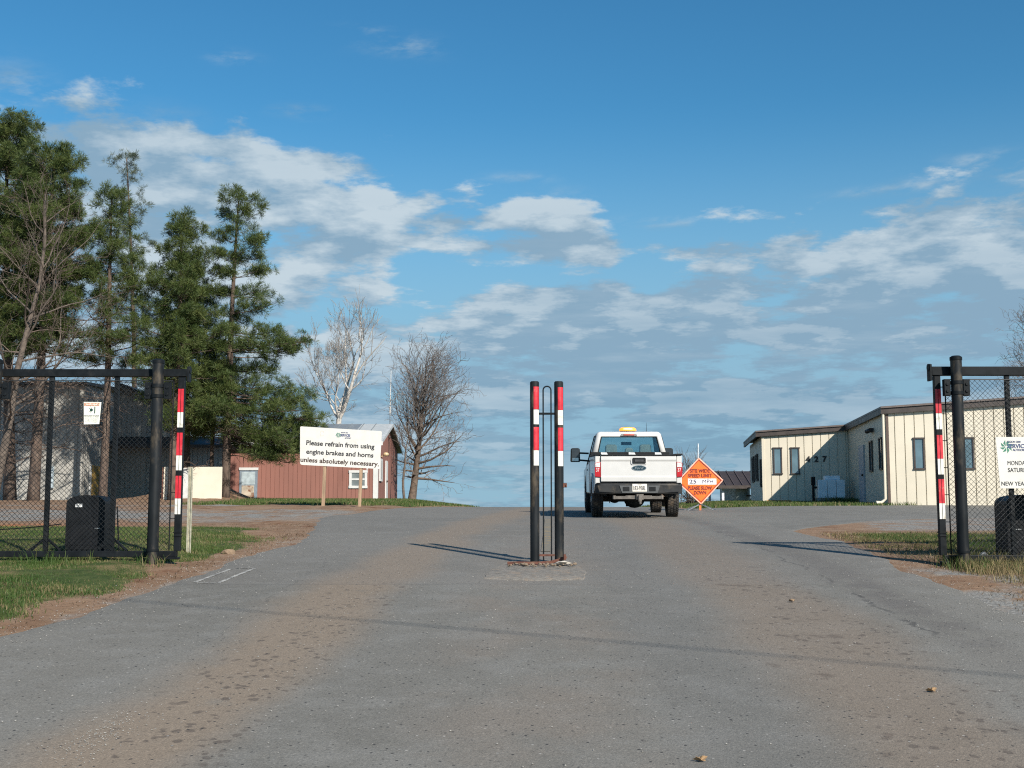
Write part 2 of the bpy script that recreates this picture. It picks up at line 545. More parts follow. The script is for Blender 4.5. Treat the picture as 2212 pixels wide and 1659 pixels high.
def gravel_w(x, y):
    x = np.asarray(x, float); y = np.asarray(y, float)
    j = (fbm(x, y, 51, .8) - .5) * 2
    a = sstep(24.2, 25.2, y + j * 1.1 + .05 * (x + 4)) * (1 - sstep(31.0, 32.6, y + j + .10 * (x + 4))) * (1 - sstep(-4.6, -2.6, x)) * (.55 + .45 * sstep(.34, .56, fbm(x, y, 57, .35)))
    b = sstep(35.3, 35.7, y + .02 * x) * (1 - sstep(36.0, 36.4, y + .02 * x)) * (1 - sstep(-8.5, -7.5, x)) * .9
    c = sstep(21.0, 22.5, y + j * .5) * (1 - sstep(27.0, 28.2, y + j - .25 * (x - 8))) * sstep(6.2, 7.6, x + j * .8) * .95
    d = sstep(-.25, .1, x - ROAD_R(y)) * (1 - sstep(.7, 1.6, x - ROAD_R(y) + j * .9)) * (1 - sstep(14.6, 16.0, y)) * (.25 + .6 * sstep(.4, .6, fbm(x, y, 58, .8)))
    e = (1 - sstep(.0, .30, ROAD_L(y) - x + j * .3)) * .5 * (x < 0)
    return np.clip(np.maximum.reduce([a, b, c, d, e]), 0, 1)


def axis(segs):
    out = []
    for a, b, st in segs:
        out += list(np.arange(a, b, st))
    return np.array(out + [segs[-1][1]])


def grid_mesh(name, xs, ys, zoff=0.0):
    gx, gy = np.meshgrid(xs, ys)
    z = gz(gx, gy) + zoff
    v = np.stack([gx.ravel(), gy.ravel(), z.ravel()], 1)
    nx, ny = len(xs), len(ys)
    i = (np.arange(ny - 1)[:, None] * nx + np.arange(nx - 1)[None, :]).ravel()
    f = np.stack([i, i + 1, i + nx + 1, i + nx], 1)
    me = bpy.data.meshes.new(name)
    me.from_pydata(v.tolist(), [], f.tolist())
    me.polygons.foreach_set('use_smooth', [True] * len(me.polygons))
    return me, v


xs = axis([(-6000, -1000, 1000), (-1000, -200, 200), (-200, -60, 20), (-60, -26, 2), (-26, -14, .5), (-14, 14, .16), (14, 26, .5), (26, 60, 2), (60, 200, 20), (200, 1000, 200), (1000, 6000, 1000)])
ys = axis([(-60, -5, 5), (-5, 5, 1), (5, 26, .16), (26, 54, .25), (54, 90, 1), (90, 200, 5), (200, 600, 40), (600, 3000, 300), (3000, 9000, 1500)])
me, v = grid_mesh('ground', xs, ys)
# little bumps off the road, only where there is no road sheet
off_l = sstep(.05, .8, ROAD_L(v[:, 1]) - v[:, 0]); off_r = sstep(.05, .8, v[:, 0] - ROAD_R(v[:, 1]))
near = (v[:, 1] < 60) & (v[:, 1] > 0) & (np.abs(v[:, 0]) < 26)
b = ((fbm(v[:, 0], v[:, 1], 11, 1.6) - .5) * .09) * np.maximum(off_l, off_r) * near
apron = sstep(4, 5, v[:, 0]) * sstep(20.2, 21.2, v[:, 1])
me.vertices.foreach_set('co', np.stack([v[:, 0], v[:, 1], v[:, 2] + b * (1 - apron)], 1).ravel())
att = me.color_attributes.new('zone', 'FLOAT_COLOR', 'POINT')
zc = np.zeros((len(v), 4)); zc[:, 0] = grass_w(v[:, 0], v[:, 1]); zc[:, 1] = gravel_w(v[:, 0], v[:, 1])
# orange clay patch beyond the left verge
zc[:, 2] = np.exp(-(((v[:, 0] + 9.5) / 2.2) ** 2 + ((v[:, 1] - 23.3) / .8) ** 2)); zc[:, 3] = 1
att.data.foreach_set('color', zc.ravel())

m = bpy.data.materials.new('verge_and_dirt'); m.use_nodes = True
N = NT(m.node_tree); t = m.node_tree; bs = t.nodes['Principled BSDF']
pos = t.nodes.new('ShaderNodeNewGeometry').outputs['Position']
za = t.nodes.new('ShaderNodeAttribute'); za.attribute_name = 'zone'
zr, zg, zb = N.sep(za.outputs['Vector'])
n_big = N.noise(pos, .55, 6); n_mid = N.noise(pos, 3.2, 6, .6); n_fine = N.noise(pos, 26, 6, .65)
dirt = N.mix(N.step(n_big, .3, .7), (.180, .108, .066), (.255, .168, .110))
dirt = N.mix(N.step(n_mid, .45, .72), dirt, (.27, .19, .13))
dirt = N.mix(N.step(N.noise(pos, 1.1, 5), .55, .7), dirt, (.15, .075, .042))
dirt = N.mix(N.math('MULTIPLY', zb, N.step(n_mid, .35, .6)), dirt, (.36, .135, .055))
grav = N.mix(N.step(n_fine, .35, .65), (.13, .125, .115), (.29, .28, .26))
grav = N.mix(N.step(N.noise(pos, 1.7, 5, .65), .48, .66), grav, dirt)
soil = N.mix(N.step(N.math('ADD', zg, N.math('MULTIPLY', N.math('SUBTRACT', n_mid, .5), .9)), .28, .80), dirt, grav)
gr = N.mix(N.step(n_mid, .35, .65), (.038, .062, .016), (.075, .092, .030))
gr = N.mix(N.step(n_fine, .50, .68, 0, .7), gr, (.022, .034, .010))
gr = N.mix(N.step(N.noise(pos, 1.3, 6, .7), .48, .66), gr, (.17, .13, .066))
gmix = N.step(N.math('ADD', zr, N.math('MULTIPLY', N.math('SUBTRACT', n_fine, .5), .5)), .35, .6)
col = N.mix(gmix, soil, gr)
t.links.new(col, bs.inputs['Base Color']); bs.inputs['Roughness'].default_value = .95; bs.inputs['Specular IOR Level'].default_value = .2
bn = t.nodes.new('ShaderNodeBump'); bn.inputs['Strength'].default_value = .8; bn.inputs['Distance'].default_value = .03
t.links.new(N.noise(pos, 14, 8, .7), bn.inputs['Height']); t.links.new(bn.outputs[0], bs.inputs['Normal'])
GROUND_MAT = m
me.materials.append(m)
ground = bpy.data.objects.new('ground', me); COL.objects.link(ground); structure(ground)


def asphalt(name, main=True):
    m = bpy.data.materials.new(name); m.use_nodes = True
    t = m.node_tree; N = NT(t); bs = t.nodes['Principled BSDF']
    pos = t.nodes.new('ShaderNodeNewGeometry').outputs['Position']
    x, y, z = N.sep(pos)
    n_big = N.noise(pos, .35, 5, .55); n_mid = N.noise(pos, 2.3, 6, .6)
    wv = N.math('MULTIPLY', N.math('SUBTRACT', N.noise(pos, .5, 4), .5), .9)
    c = N.mix(N.step(n_big, .3, .7), (.140, .133, .117), (.169, .160, .142))
    c = N.mix(N.step(n_mid, .42, .7), c, (.176, .169, .153))
    if main:
        tan1 = (.222, .170, .122)
        # dusty band along the left lane and along the right wheel track
        xl = N.math('ADD', N.math('MULTIPLY', y, .098), -3.02)
        dl = N.math('ABSOLUTE', N.math('SUBTRACT', N.math('ADD', x, wv), xl))
        dr = N.math('ABSOLUTE', N.math('SUBTRACT', N.math('ADD', x, wv), 2.62))
        bl = N.math('MULTIPLY', N.step(dl, .80, .2), N.step(n_mid, .05, .42))
        br = N.math('MULTIPLY', N.step(dr, 1.0, .25), N.step(n_mid, .05, .45))
        br = N.math('MULTIPLY', br, N.step(y, 30, 24))
        bc = N.math('MULTIPLY', N.step(N.math('ABSOLUTE', N.math('SUBTRACT', N.math('ADD', x, wv), N.math('ADD', N.math('MULTIPLY', y, .03), -.05))), 1.15, .3), N.step(N.noise(pos, .8, 5), .35, .65))
        c = N.mix(N.math('MULTIPLY', bc, .55), c, (.190, .158, .128))
        c = N.mix(N.math('MULTIPLY', bl, .78), c, tan1)
        c = N.mix(N.math('MULTIPLY', br, .60), c, (.196, .150, .110))
        # clods of mud dropped by tyres, with damp marks
        cells = N.vmath('MULTIPLY', pos, (1, .9, 1))
        vd = N.voro(N.vmath('ADD', cells, N.vmath('MULTIPLY', N.comb(N.noise(pos, 9, 2), N.noise(pos, 8, 2), 0), (.07, .07, 0))), 10.0)
        vc = N.sep(N.voro(cells, 10.0, out='Color'))[1]
        clod = N.math('MULTIPLY', N.step(vd, .42, .24), N.step(vc, .56, .64))
        strip = N.math('MAXIMUM', N.math('MULTIPLY', N.step(N.math('ABSOLUTE', N.math('SUBTRACT', N.math('SUBTRACT', x, xl), .18)), .62, .3), N.step(y, 15, 13)),
                       N.math('MULTIPLY', N.step(N.math('ABSOLUTE', N.math('SUBTRACT', x, N.math('SUBTRACT', 3.1, N.math('MULTIPLY', y, .025)))), .85, .4), N.step(y, 17.5, 15)))
        strip = N.math('MULTIPLY', strip, N.step(N.noise(pos, .9, 4), .34, .50))
        c = N.mix(N.math('MULTIPLY', N.math('MULTIPLY', clod, strip), .66), c, (.075, .060, .050))
        big = N.math('MULTIPLY', N.step(N.noise(pos, 2.4, 4, .6), .62, .70), N.step(N.math('ABSOLUTE', N.math('SUBTRACT', x, 2.6)), 1.0, .3))
        c = N.mix(N.math('MULTIPLY', big, N.math('MULTIPLY', N.step(y, 19, 14), .6)), c, (.10, .078, .062))
        # dark damp edge right of the lane, then a ragged crack
        dk = N.math('ABSOLUTE', N.math('SUBTRACT', N.math('ADD', x, N.math('MULTIPLY', wv, .5)), N.math('SUBTRACT', 3.95, N.math('MULTIPLY', N.math('MAXIMUM', N.math('SUBTRACT', y, 16), 0), .012))))
        c = N.mix(N.math('MULTIPLY', N.math('MULTIPLY', N.step(dk, .42, .05), N.step(n_mid, .3, .55)), N.math('MULTIPLY', N.step(y, 8, 12), .60)), c, (.095, .085, .078))
        # crack lines between old lanes
        for (x0, k, y0, y1, w, amp) in [(1.02, .006, 8, 19, .006, .25), (3.72, -.004, 10.5, 22, .018, .6), (-2.9, .03, 10, 17, .007, .35), (1.5, 0, 14, 21, .008, .45)]:
            xx = N.math('ADD', N.math('MULTIPLY', y, k), x0)
            dd = N.math('ABSOLUTE', N.math('SUBTRACT', N.math('ADD', x, N.math('MULTIPLY', N.math('SUBTRACT', N.noise(pos, 1.6, 6, .65), .5), .55)), xx))
            g = N.math('MULTIPLY', N.step(dd, w * 1.8, w * .6), N.math('MULTIPLY', N.step(y, y0, y0 + .5), N.step(y, y1, y1 - .5)))
            g = N.math('MULTIPLY', g, N.step(N.noise(pos, 1.1, 3), .44, .56))
            c = N.mix(N.math('MULTIPLY', g, amp), c, (.035, .033, .032))
        # transverse joint: newer asphalt this side of the gate
        jt = N.math('ABSOLUTE', N.math('SUBTRACT', N.math('ADD', y, N.math('MULTIPLY', wv, .12)), 13.75))
        c = N.mix(N.math('MULTIPLY', N.math('MULTIPLY', N.step(jt, .03, .01), N.step(x, 1.2, .6)), .45), c, (.07, .068, .066))
        c = N.mix(N.math('MULTIPLY', N.step(y, 13.7, 13.8), .22), c, (.165, .152, .138))
        # bands polished by tyres, grey-blue
        c = N.mix(N.math('MULTIPLY', N.step(N.math('ABSOLUTE', N.math('SUBTRACT', N.math('ADD', x, wv), 1.45)), .75, .15), .30), c, (.126, .124, .118))
    # aggregate: pale and dark stones at two sizes
    ag = N.noise(pos, 60, 4, .75); ag2 = N.noise(pos, 22, 4, .7)
    c = N.mix(N.step(ag, .54, .70, 0, .75), c, N.mix(1.0, c, (1.75, 1.75, 1.75), 'MULTIPLY'))
    c = N.mix(N.step(ag, .46, .32, 0, .80), c, N.mix(1.0, c, (.42, .42, .42), 'MULTIPLY'))
    c = N.mix(N.step(ag2, .56, .70, 0, .45), c, N.mix(1.0, c, (1.4, 1.4, 1.4), 'MULTIPLY'))
    c = N.mix(N.step(ag2, .44, .30, 0, .45), c, N.mix(1.0, c, (.65, .65, .65), 'MULTIPLY'))
    sp = N.voro(pos, 24); spc = N.sep(N.voro(pos, 24, out='Color'))[0]
    c = N.mix(N.math('MULTIPLY', N.step(sp, .26, .12), N.step(spc, .92, .95)), c, (.34, .325, .30))
    c = N.mix(N.math('MULTIPLY', N.step(sp, .30, .16), N.step(spc, .16, .12)), c, (.035, .034, .033))
    t.links.new(c, bs.inputs['Base Color'])
    bs.inputs['Roughness'].default_value = .82; bs.inputs['Specular IOR Level'].default_value = .35
    bn = t.nodes.new('ShaderNodeBump'); bn.inputs['Strength'].default_value = .55; bn.inputs['Distance'].default_value = .012
    t.links.new(N.math('ADD', N.noise(pos, 70, 3, .7), N.math('MULTIPLY', n_mid, .6)), bn.inputs['Height']); t.links.new(bn.outputs[0], bs.inputs['Normal'])
    return m


ASPHALT = asphalt('road_asphalt'); ASPHALT2 = asphalt('apron_asphalt', False)


def strip_sheet(name, ysamp, fl, fr, mat, zoff, n=40, thick=.0):
    V = []; F = []
    n += 2                                   # the outermost columns are a skirt tucked into the ground
    for yy in ysamp:
        a, b2 = fl(yy), fr(yy)
        for k in range(n + 1):
            xx = a + (b2 - a) * min(1, max(0, (k - 1) / (n - 2))) + (-.09 if k == 0 else .09 if k == n else 0)
            V.append((xx, yy, G(xx, yy) + (zoff if 0 < k < n else -.006)))
    for i in range(len(ysamp) - 1):
        for k in range(n):
            q = i * (n + 1) + k
            F.append((q, q + 1, q + n + 2, q + n + 1))
    me = bpy.data.meshes.new(name); me.from_pydata(V, [], F)
    me.polygons.foreach_set('use_smooth', [True] * len(me.polygons)); me.materials.append(mat)
    o = bpy.data.objects.new(name, me); COL.objects.link(o)
    return o


yy = axis([(-40, 4, 2), (4, 45, .15), (45, 90, 1)])
road = structure(strip_sheet('road', yy, lambda y: float(ROAD_L(y) + wob(y, 1, .07)), lambda y: float(ROAD_R(y) + wob(y, 2, .07)), ASPHALT, .009))
# paved apron turning off to the right in front of the cream building
AP0 = pchip([4.9, 6.0, 7.5, 9, 11, 14, 20, 60], [21.6, 23.2, 25.2, 26.4, 27.2, 27.6, 27.8, 28])
AP1 = pchip([4.9, 6.5, 8, 11, 12.5, 13.5, 16, 20, 60], [36.6, 36.5, 36.8, 37.6, 38.6, 40, 41, 41, 41])
apx = axis([(4.9, 20, .25), (20, 60, 4)])
V = []; F = []; nn = 60
for xx in apx:
    a, b2 = float(AP0(xx) + wob(xx, 5, .10)), float(AP1(xx) + wob(xx, 6, .05))
    for k in range(nn + 1):
        q = a + (b2 - a) * min(1, max(0, (k - 1) / (nn - 2))) + (-.09 if k == 0 else .09 if k == nn else 0)
        V.append((xx, q, G(xx, q) + (.006 if 0 < k < nn else -.006)))
for i in range(len(apx) - 1):
    for k in range(nn):
        q = i * (nn + 1) + k
        F.append((q, q + nn + 1, q + nn + 2, q + 1))
me = bpy.data.meshes.new('paved_apron'); me.from_pydata(V, [], F); me.materials.append(ASPHALT2)
me.polygons.foreach_set('use_smooth', [True] * len(me.polygons))
o = bpy.data.objects.new('paved_apron', me); COL.objects.link(o); structure(o)


def ground_poly(name, pts, mat, zoff, kind='structure'):
    """thin sheet on the road from a list of quads"""
    mb = MB()
    for q in pts:
        mb.add([(x, y, G(x, y) + zoff) for x, y in q], [tuple(range(len(q)))])
    o = mb.build(name, mat)
    o['kind'] = kind
    return o


def worn_paint(name, col, under, thr):
    m = bpy.data.materials.new(name); m.use_nodes = True
    t = m.node_tree; N = NT(t); bs = t.nodes['Principled BSDF']
    pos = t.nodes.new('ShaderNodeNewGeometry').outputs['Position']
    n = N.math('ADD', N.math('MULTIPLY', N.noise(pos, 30, 5, .7), .6), N.math('MULTIPLY', N.noise(pos, 4, 4), .4))
    t.links.new(N.mix(N.step(n, thr, thr + .12), under, col), bs.inputs['Base Color']); bs.inputs['Roughness'].default_value = .8
    return m


CHALK = worn_paint('worn_white_paint', (.40, .39, .36), (.15, .145, .135), .44)
YEL = worn_paint('worn_yellow_paint', (.30, .20, .075), (.16, .145, .115), .50)
# chalky rectangle painted by the left edge
a = P(555, 1229, 15); 
def gp(px, py, it=14):
    """ground point shown at (px,py)"""
    lo, hi = 4.0, 60.0
    for yv in np.arange(4, 60, .05):
        w = P(px, py, yv)
        if w.z <= G(w.x, yv):
            return (w.x, yv)
    return (w.x, yv)
c4 = [gp(552, 1229), gp(503, 1230), gp(418, 1262), gp(470, 1263)]
quads = []
for i in range(4):
    p, q = np.array(c4[i]), np.array(c4[(i + 1) % 4])
    d = (q - p) / np.linalg.norm(q - p); nrm = np.array([-d[1], d[0]]) * .024
    L = np.linalg.norm(q - p); k = max(1, int(L / .3))
    ext = d * .02
    for j in range(k):
        s0 = p + d * (.03 + (L - .06) * j / k) ; s1 = p + d * (.03 + (L - .06) * (j + 1) / k)
        quads.append([tuple(s0 - nrm), tuple(s1 - nrm), tuple(s1 + nrm), tuple(s0 + nrm)])
ground_poly('road_marking', quads, CHALK, .013)
quads = []
ycs = [(gp(1176, 1183)[0], 17.2), (gp(1180, 1160)[0], 19.6), (gp(1185, 1138)[0], 23.4), (gp(1187, 1128)[0], 26)]
yc = pchip([p[1] for p in ycs], [p[0] for p in ycs])
for yv in np.arange(17.2, 26, .3):
    quads.append([(float(yc(yv)) - .07, yv), (float(yc(yv)) + .07, yv), (float(yc(yv + .3)) + .07, yv + .3), (float(yc(yv + .3)) - .07, yv + .3)])
ground_poly('road_marking', quads, YEL, .017)

# patch of old concrete round the foot of the bollards
CONC = M('old_concrete_patch', (.175, .16, .14), rough=.95, var=.25, scale=14, bump=.6, col2=(.235, .185, .14), lo=.5, hi=.66)
pp = [gp(1040, 1254), gp(1150, 1257), gp(1262, 1256), gp(1268, 1236), gp(1228, 1213), gp(1150, 1206), gp(1100, 1216), gp(1062, 1232)]
mb = MB(); cx = sum(p[0] for p in pp) / 8; cy = sum(p[1] for p in pp) / 8
fine = []
for i in range(8):
    p, q = pp[i], pp[(i + 1) % 8]
    for k in range(6):
        tq = k / 6; jx = rng.uniform(-.012, .012)
        fine.append((p[0] + (q[0] - p[0]) * tq + jx, p[1] + (q[1] - p[1]) * tq + jx))
nf = len(fine); vs = []
for r in (1.0, .97, .6, 0.0):
    for (x, y) in fine:
        xx, yv = cx + (x - cx) * r, cy + (y - cy) * r
        vs.append((xx, yv, G(xx, yv) + (-.004 if r == 1 else .018 if r > .9 else .024)))
mb.add(vs, [(r * nf + i, r * nf + (i + 1) % nf, (r + 1) * nf + (i + 1) % nf, (r + 1) * nf + i) for r in range(3) for i in range(nf)])
structure(mb.build('concrete_patch', CONC, smooth=True))
# ---------------------------------------------------------------- bollards, gates
YG = 15.6


def tape_band(mb, c, r, z0, z1, half=.95, n=8, lean=(0, 0)):
    """strip of tape wrapped on the camera side of a pipe"""
    vs = []
    for z in (z0, z1):
        for k in range(n + 1):
            a = -math.pi / 2 + (-half + 2 * half * k / n)
            vs.append((c[0] + math.cos(a) * r, c[1] + math.sin(a) * r, z))
    mb.add(vs, [(k, k + 1, n + 2 + k, n + 1 + k) for k in range(n)])


bx = [X(1155, YG, 1000), X(1207.5, YG, 1000)]
bz = Z(1219, YG)
btop = Z(824, YG)
recv = thing('gate_bollards', (sum(bx) / 2, YG, bz), 'pair of tall black bollards with red and white bands, standing in the road', 'bollards')
bands = [('red_tape', 836, 884.8), ('white_tape', 885.5, 917), ('red_tape', 923, 972.7), ('white_tape', 973.3, 1005.8)]
for k, bxx in enumerate(bx):
    mb = MB(); mb.tube([(bxx, YG, bz - .1), (bxx, YG, btop - .012), (bxx, YG, btop - .012)], [.0595, .0595, .055], 24)
    mb.cyl((bxx, YG, btop - .013), (bxx, YG, btop), .057, .05, 24)
    pole = mb.build('bollard', PIPE, recv, world=True, smooth=True)
    for nm, y0, y1 in bands:
        dy = 1.4 if k else 0
        mb = MB(); tape_band(mb, (bxx + .004, YG), .0606, Z(y1 + dy, YG), Z(y0 + dy, YG))
        mb.build(nm, RED_TAPE if nm[0] == 'r' else WHITE_TAPE, pole, world=True, smooth=True)
# hoop between
hx0, hx1 = X(1173.5, YG), X(1190.5, YG)
hz0, hz1 = Z(1211, YG), Z(834.5, YG)
r = (hx1 - hx0) / 2; hc = (hx0 + hx1) / 2
pts = [(hx0, YG, hz0)] + [(hx0, YG, hz0 + (hz1 - r - hz0) * k / 4) for k in range(1, 4)] + [(hc - r * math.cos(a), YG, hz1 - r + r * math.sin(a)) for a in np.linspace(0, math.pi, 11)] + [(hx1, YG, hz0 + (hz1 - r - hz0) * k / 4) for k in (3, 2, 1)] + [(hx1, YG, hz0)]
mb = MB(); mb.tube(pts, .0095, 10); mb.build('hoop', BLACK, recv, world=True, smooth=True)
mb = MB(); mb.bar((bx[0] + .058, YG - .012, Z(893.8, YG)), (bx[1] - .058, YG - .012, Z(893.8, YG)), .022, .028); mb.build('crossbar', BLACK, recv, world=True)
mb = MB(); mb.bar((bx[0] + .058, YG - .012, Z(1199.3, YG)), (bx[1] - .058, YG - .012, Z(1199.3, YG)), .022, .026); mb.build('crossbar', RUST, recv, world=True)
mb = MB(); mb.bb(bx[1] + .05, bx[1] + .10, YG - .03, YG + .03, Z(1053, YG), Z(1043.5, YG)); mb.bb(bx[1] + .085, bx[1] + .10, YG - .045, YG + .045, Z(1052, YG), Z(1047, YG)); mb.build('latch_bracket', RUST, recv, world=True, bevel=.004)

# rusty bent angle iron lying against the feet
g0 = gp(1100, 1219)[1]
pts = []
for k, (px, dz) in enumerate([(1096, .01), (1120, .015), (1145, .012), (1170, .014), (1190, .022), (1205, .045), (1222, .085)]):
    x = X(px, YG - .16); y = YG - .17 - .02 * math.sin(k * .9)
    pts.append(Vector((x, y, G(x, y) + .035 + dz)))
mb = MB()
for a, b2 in zip(pts[:-1], pts[1:]):
    mb.bar(a, b2 + (b2 - a) * .06, .010, .036)
mb.bb(pts[-1].x - .035, pts[-1].x - .006, pts[-1].y - .09, pts[-1].y + .05, pts[-1].z - .035, pts[-1].z + .035)
tag(mb.build('steel_strip', RUST, None, bevel=.002), 'bent rusty steel strip lying against the feet of the bollards', 'steel strip')
# crumbled clods and a torn scrap on the patch
STONE = M('pale_stone', (.46, .42, .36), rough=.95, var=.3, scale=25, bump=.4)
CLOD = M('dry_clod', (.185, .14, .10), rough=1, var=.3, scale=30, bump=.5)


def rock(c, r, seed, flat=.6):
    rr = random.Random(seed)
    bm = bmesh.new(); bmesh.ops.create_icosphere(bm, subdivisions=2, radius=1)
    off = [Vector((rr.uniform(-1, 1), rr.uniform(-1, 1), rr.uniform(-1, 1))) for _ in range(6)]
    for vtx in bm.verts:
        k = 1 + sum(.16 * math.sin(3 * vtx.co.dot(o)) for o in off)
        vtx.co = Vector((vtx.co.x * r * k, vtx.co.y * r * k * .8, vtx.co.z * r * k * flat))
    vs = [tuple(v.co + Vector(c)) for v in bm.verts]; fs = [tuple(v.index for v in f.verts) for f in bm.faces]
    bm.free()
    return vs, fs


mb = MB()
for k in range(46):
    px = random.Random(k).uniform(1098, 1245); py = random.Random(k + 99).uniform(1221, 1240 if k > 20 else 1228)
    x, y = gp(px, py) if k < 0 else (X(px, YG - .25 - (py - 1221) * .018), YG - .25 - (py - 1221) * .018)
    mb.add(*rock((x, y, G(x, y) + .05), random.Random(k + 7).uniform(.008, .026), k))
o = mb.build('rubble', CLOD, smooth='all'); o['kind'] = 'stuff'
x, y = X(1212, 15.32), 15.32
mb = MB(); mb.add(*rock((0, 0, 0), .10, 5, .22)); o = mb.build('stone', STONE, smooth=False); o.location = (x, y, G(x, y) + .06); tag(o, 'flat pale broken stone on the concrete patch at the foot of the right bollard', 'stone')
x, y = gp(492, 1198)
mb = MB(); mb.add(*rock((0, 0, 0), .085, 9, .5)); o = mb.build('stone', M('tan_stone', (.18, .125, .08), rough=.95, var=.3, scale=25), smooth=True); o.location = (x, y, G(x, y) + .03); tag(o, 'tan stone lying in the grass beside the left gate post', 'stone')
x, y = gp(1712, 1305)
mb = MB(); mb.add(*rock((0, 0, 0), .028, 12, .5)); o = mb.build('stone', M('tan_stone', (.18, .125, .08)), smooth=True); o.location = (x, y, G(x, y) + .03); tag(o, 'small tan stone alone on the asphalt of the right lane', 'stone')


def chain_link(x0, x1, z0, z1, y, pitch=.0655, r=.0029):
    """woven diamonds: two sets of sloping wires"""
    mb = MB(); H = z1 - z0
    for sgn in (1, -1):
        k = x0 - H if sgn > 0 else x0
        lim = x1 if sgn > 0 else x1 + H
        while k < lim:
            # x = k + sgn*(z-z0)
            a0, b0 = 0.0, H
            if sgn > 0:
                a0 = max(a0, x0 - k); b0 = min(b0, x1 - k)
            else:
                a0 = max(a0, k - x1); b0 = min(b0, k - x0)
            if b0 - a0 > .02:
                mb.tube([(k + sgn * a0, y + sgn * r, z0 + a0), (k + sgn * b0, y + sgn * r, z0 + b0)], r, 4, caps=False)
            k += pitch
    return mb


def gate(side, label):
    """cantilever sliding gate; side -1 left, +1 right"""
    if side < 0:
        xe, xo = X(388, YG, 1000), X(388, YG, 1000) - 6.4
        zt0, zt1, zb0, zb1 = Z(798, YG), Z(814, YG), Z(1190, YG), Z(1203, YG)
        ups = [X(p, YG, 1000) for p in (247.5, 105.5, -36.5, -178)]
        tb = [('red_tape', 840.5, 890.5), ('white_tape', 891, 923.6), ('red_tape', 935, 984), ('white_tape', 984.3, 1016), ('red_tape', 1028, 1076.5), ('white_tape', 1077, 1110.7)]
    else:
        xe, xo = X(2030, YG, 1000), X(2030, YG, 1000) + 6.4
        zt0, zt1, zb0, zb1 = Z(792.5, YG), Z(811.5, YG), Z(1201, YG), Z(1212, YG)
        ups = [X(p, YG, 1000) for p in (2182, 2330, 2478, 2626)]
        tb = [('red_tape', 841, 893), ('white_tape', 893.4, 927.6), ('red_tape', 940, 991), ('white_tape', 991.3, 1025), ('red_tape', 1035, 1087), ('white_tape', 1087.4, 1121)]
    zb = min(zb0, zb1)
    g = thing('sliding_gate', ((xe + xo) / 2, YG, zb), label, 'gate')
    s = side
    # top track beam with an end cap
    mb = MB(); mb.bb(xe - s * .075, xo, YG - .05, YG + .05, zt1, zt0); mb.build('top_beam', BLACK, g, world=True, bevel=.006)
    mb = MB(); mb.bb(xe - s * .105, xe - s * .076, YG - .06, YG + .06, zt1 - .07, zt0 + .03)
    mb.cyl((xe - s * .112, YG, zt0 - .01), (xe - s * .074, YG, zt0 - .01), .05, n=16); mb.build('end_cap', BLACK, g, world=True, bevel=.004)
    mb = MB(); mb.bb(xe, xo, YG - .04, YG + .04, zb, zb + .075); mb.bb(xe - s * .03, xe + s * .3, YG - .055, YG + .055, zb - .03, zb - .003); mb.build('bottom_rail', BLACK, g, world=True, bevel=.006)
    for ux in ups:
        mb = MB(); mb.bb(ux - .028, ux + .028, YG - .028, YG + .028, zb + .076, zt1 - .001)
        w = mb.build('upright', BLACK, g, world=True, bevel=.004)
        if s < 0:
            for q in (-1, 1):
                mb = MB(); mb.bar((ux + q * .03, YG, zb + .22), (ux + q * .20, YG, zb + .078), .03); mb.build('brace', BLACK, w, world=True)
    # leading edge: square tube with bands
    mb = MB(); mb.bb(xe - .040, xe + .040, YG - .03, YG + .05, zb + .076, zt1 - .001)
    for zz in (Z(1150, YG), Z(1158, YG)):
        mb.bb(xe - .05, xe + .05, YG - .042, YG + .062, zz - .006, zz + .006)
    end = mb.build('leading_edge', BLACK, g, world=True, bevel=.004)
    for nm, y0, y1 in tb:
        mb = MB()
        mb.bb(xe - .037, xe - .004, YG - .034, YG - .0302, Z(y1, YG), Z(y0, YG)); mb.bb(xe + .003, xe + .037, YG - .034, YG - .0302, Z(y1, YG), Z(y0, YG))
        mb.build(nm, RED_TAPE if nm[0] == 'r' else WHITE_TAPE, end, world=True)
    # tension bar and fabric
    xt = xe + s * .105
    mb = MB(); mb.cyl((xt, YG, zb + .08), (xt, YG, zt1 - .06), .009, n=8)
    for k in range(7):
        zz = zb + .15 + k * (zt1 - zb - .3) / 6
        mb.bar((xe + s * .03, YG, zz), (xt, YG, zz), .010)
    mb.build('tension_bar', BLACK, g, world=True)
    lo, hi = min(xt, xo), max(xt, xo)
    o = chain_link(lo, hi, zb + .08, zt1 - .055, YG - .034).build('chain_link', WIRE, g, world=True)
    mb = MB(); mb.bar((lo, YG - .034, zt1 - .055), (hi, YG - .034, zt1 - .055), .012); mb.build('tension_wire', WIRE, g, world=True)
    return g


gate(-1, 'black chain link sliding gate left of the road, drawn open across the grass')
gate(1, 'black chain link sliding gate right of the road before the cream building')


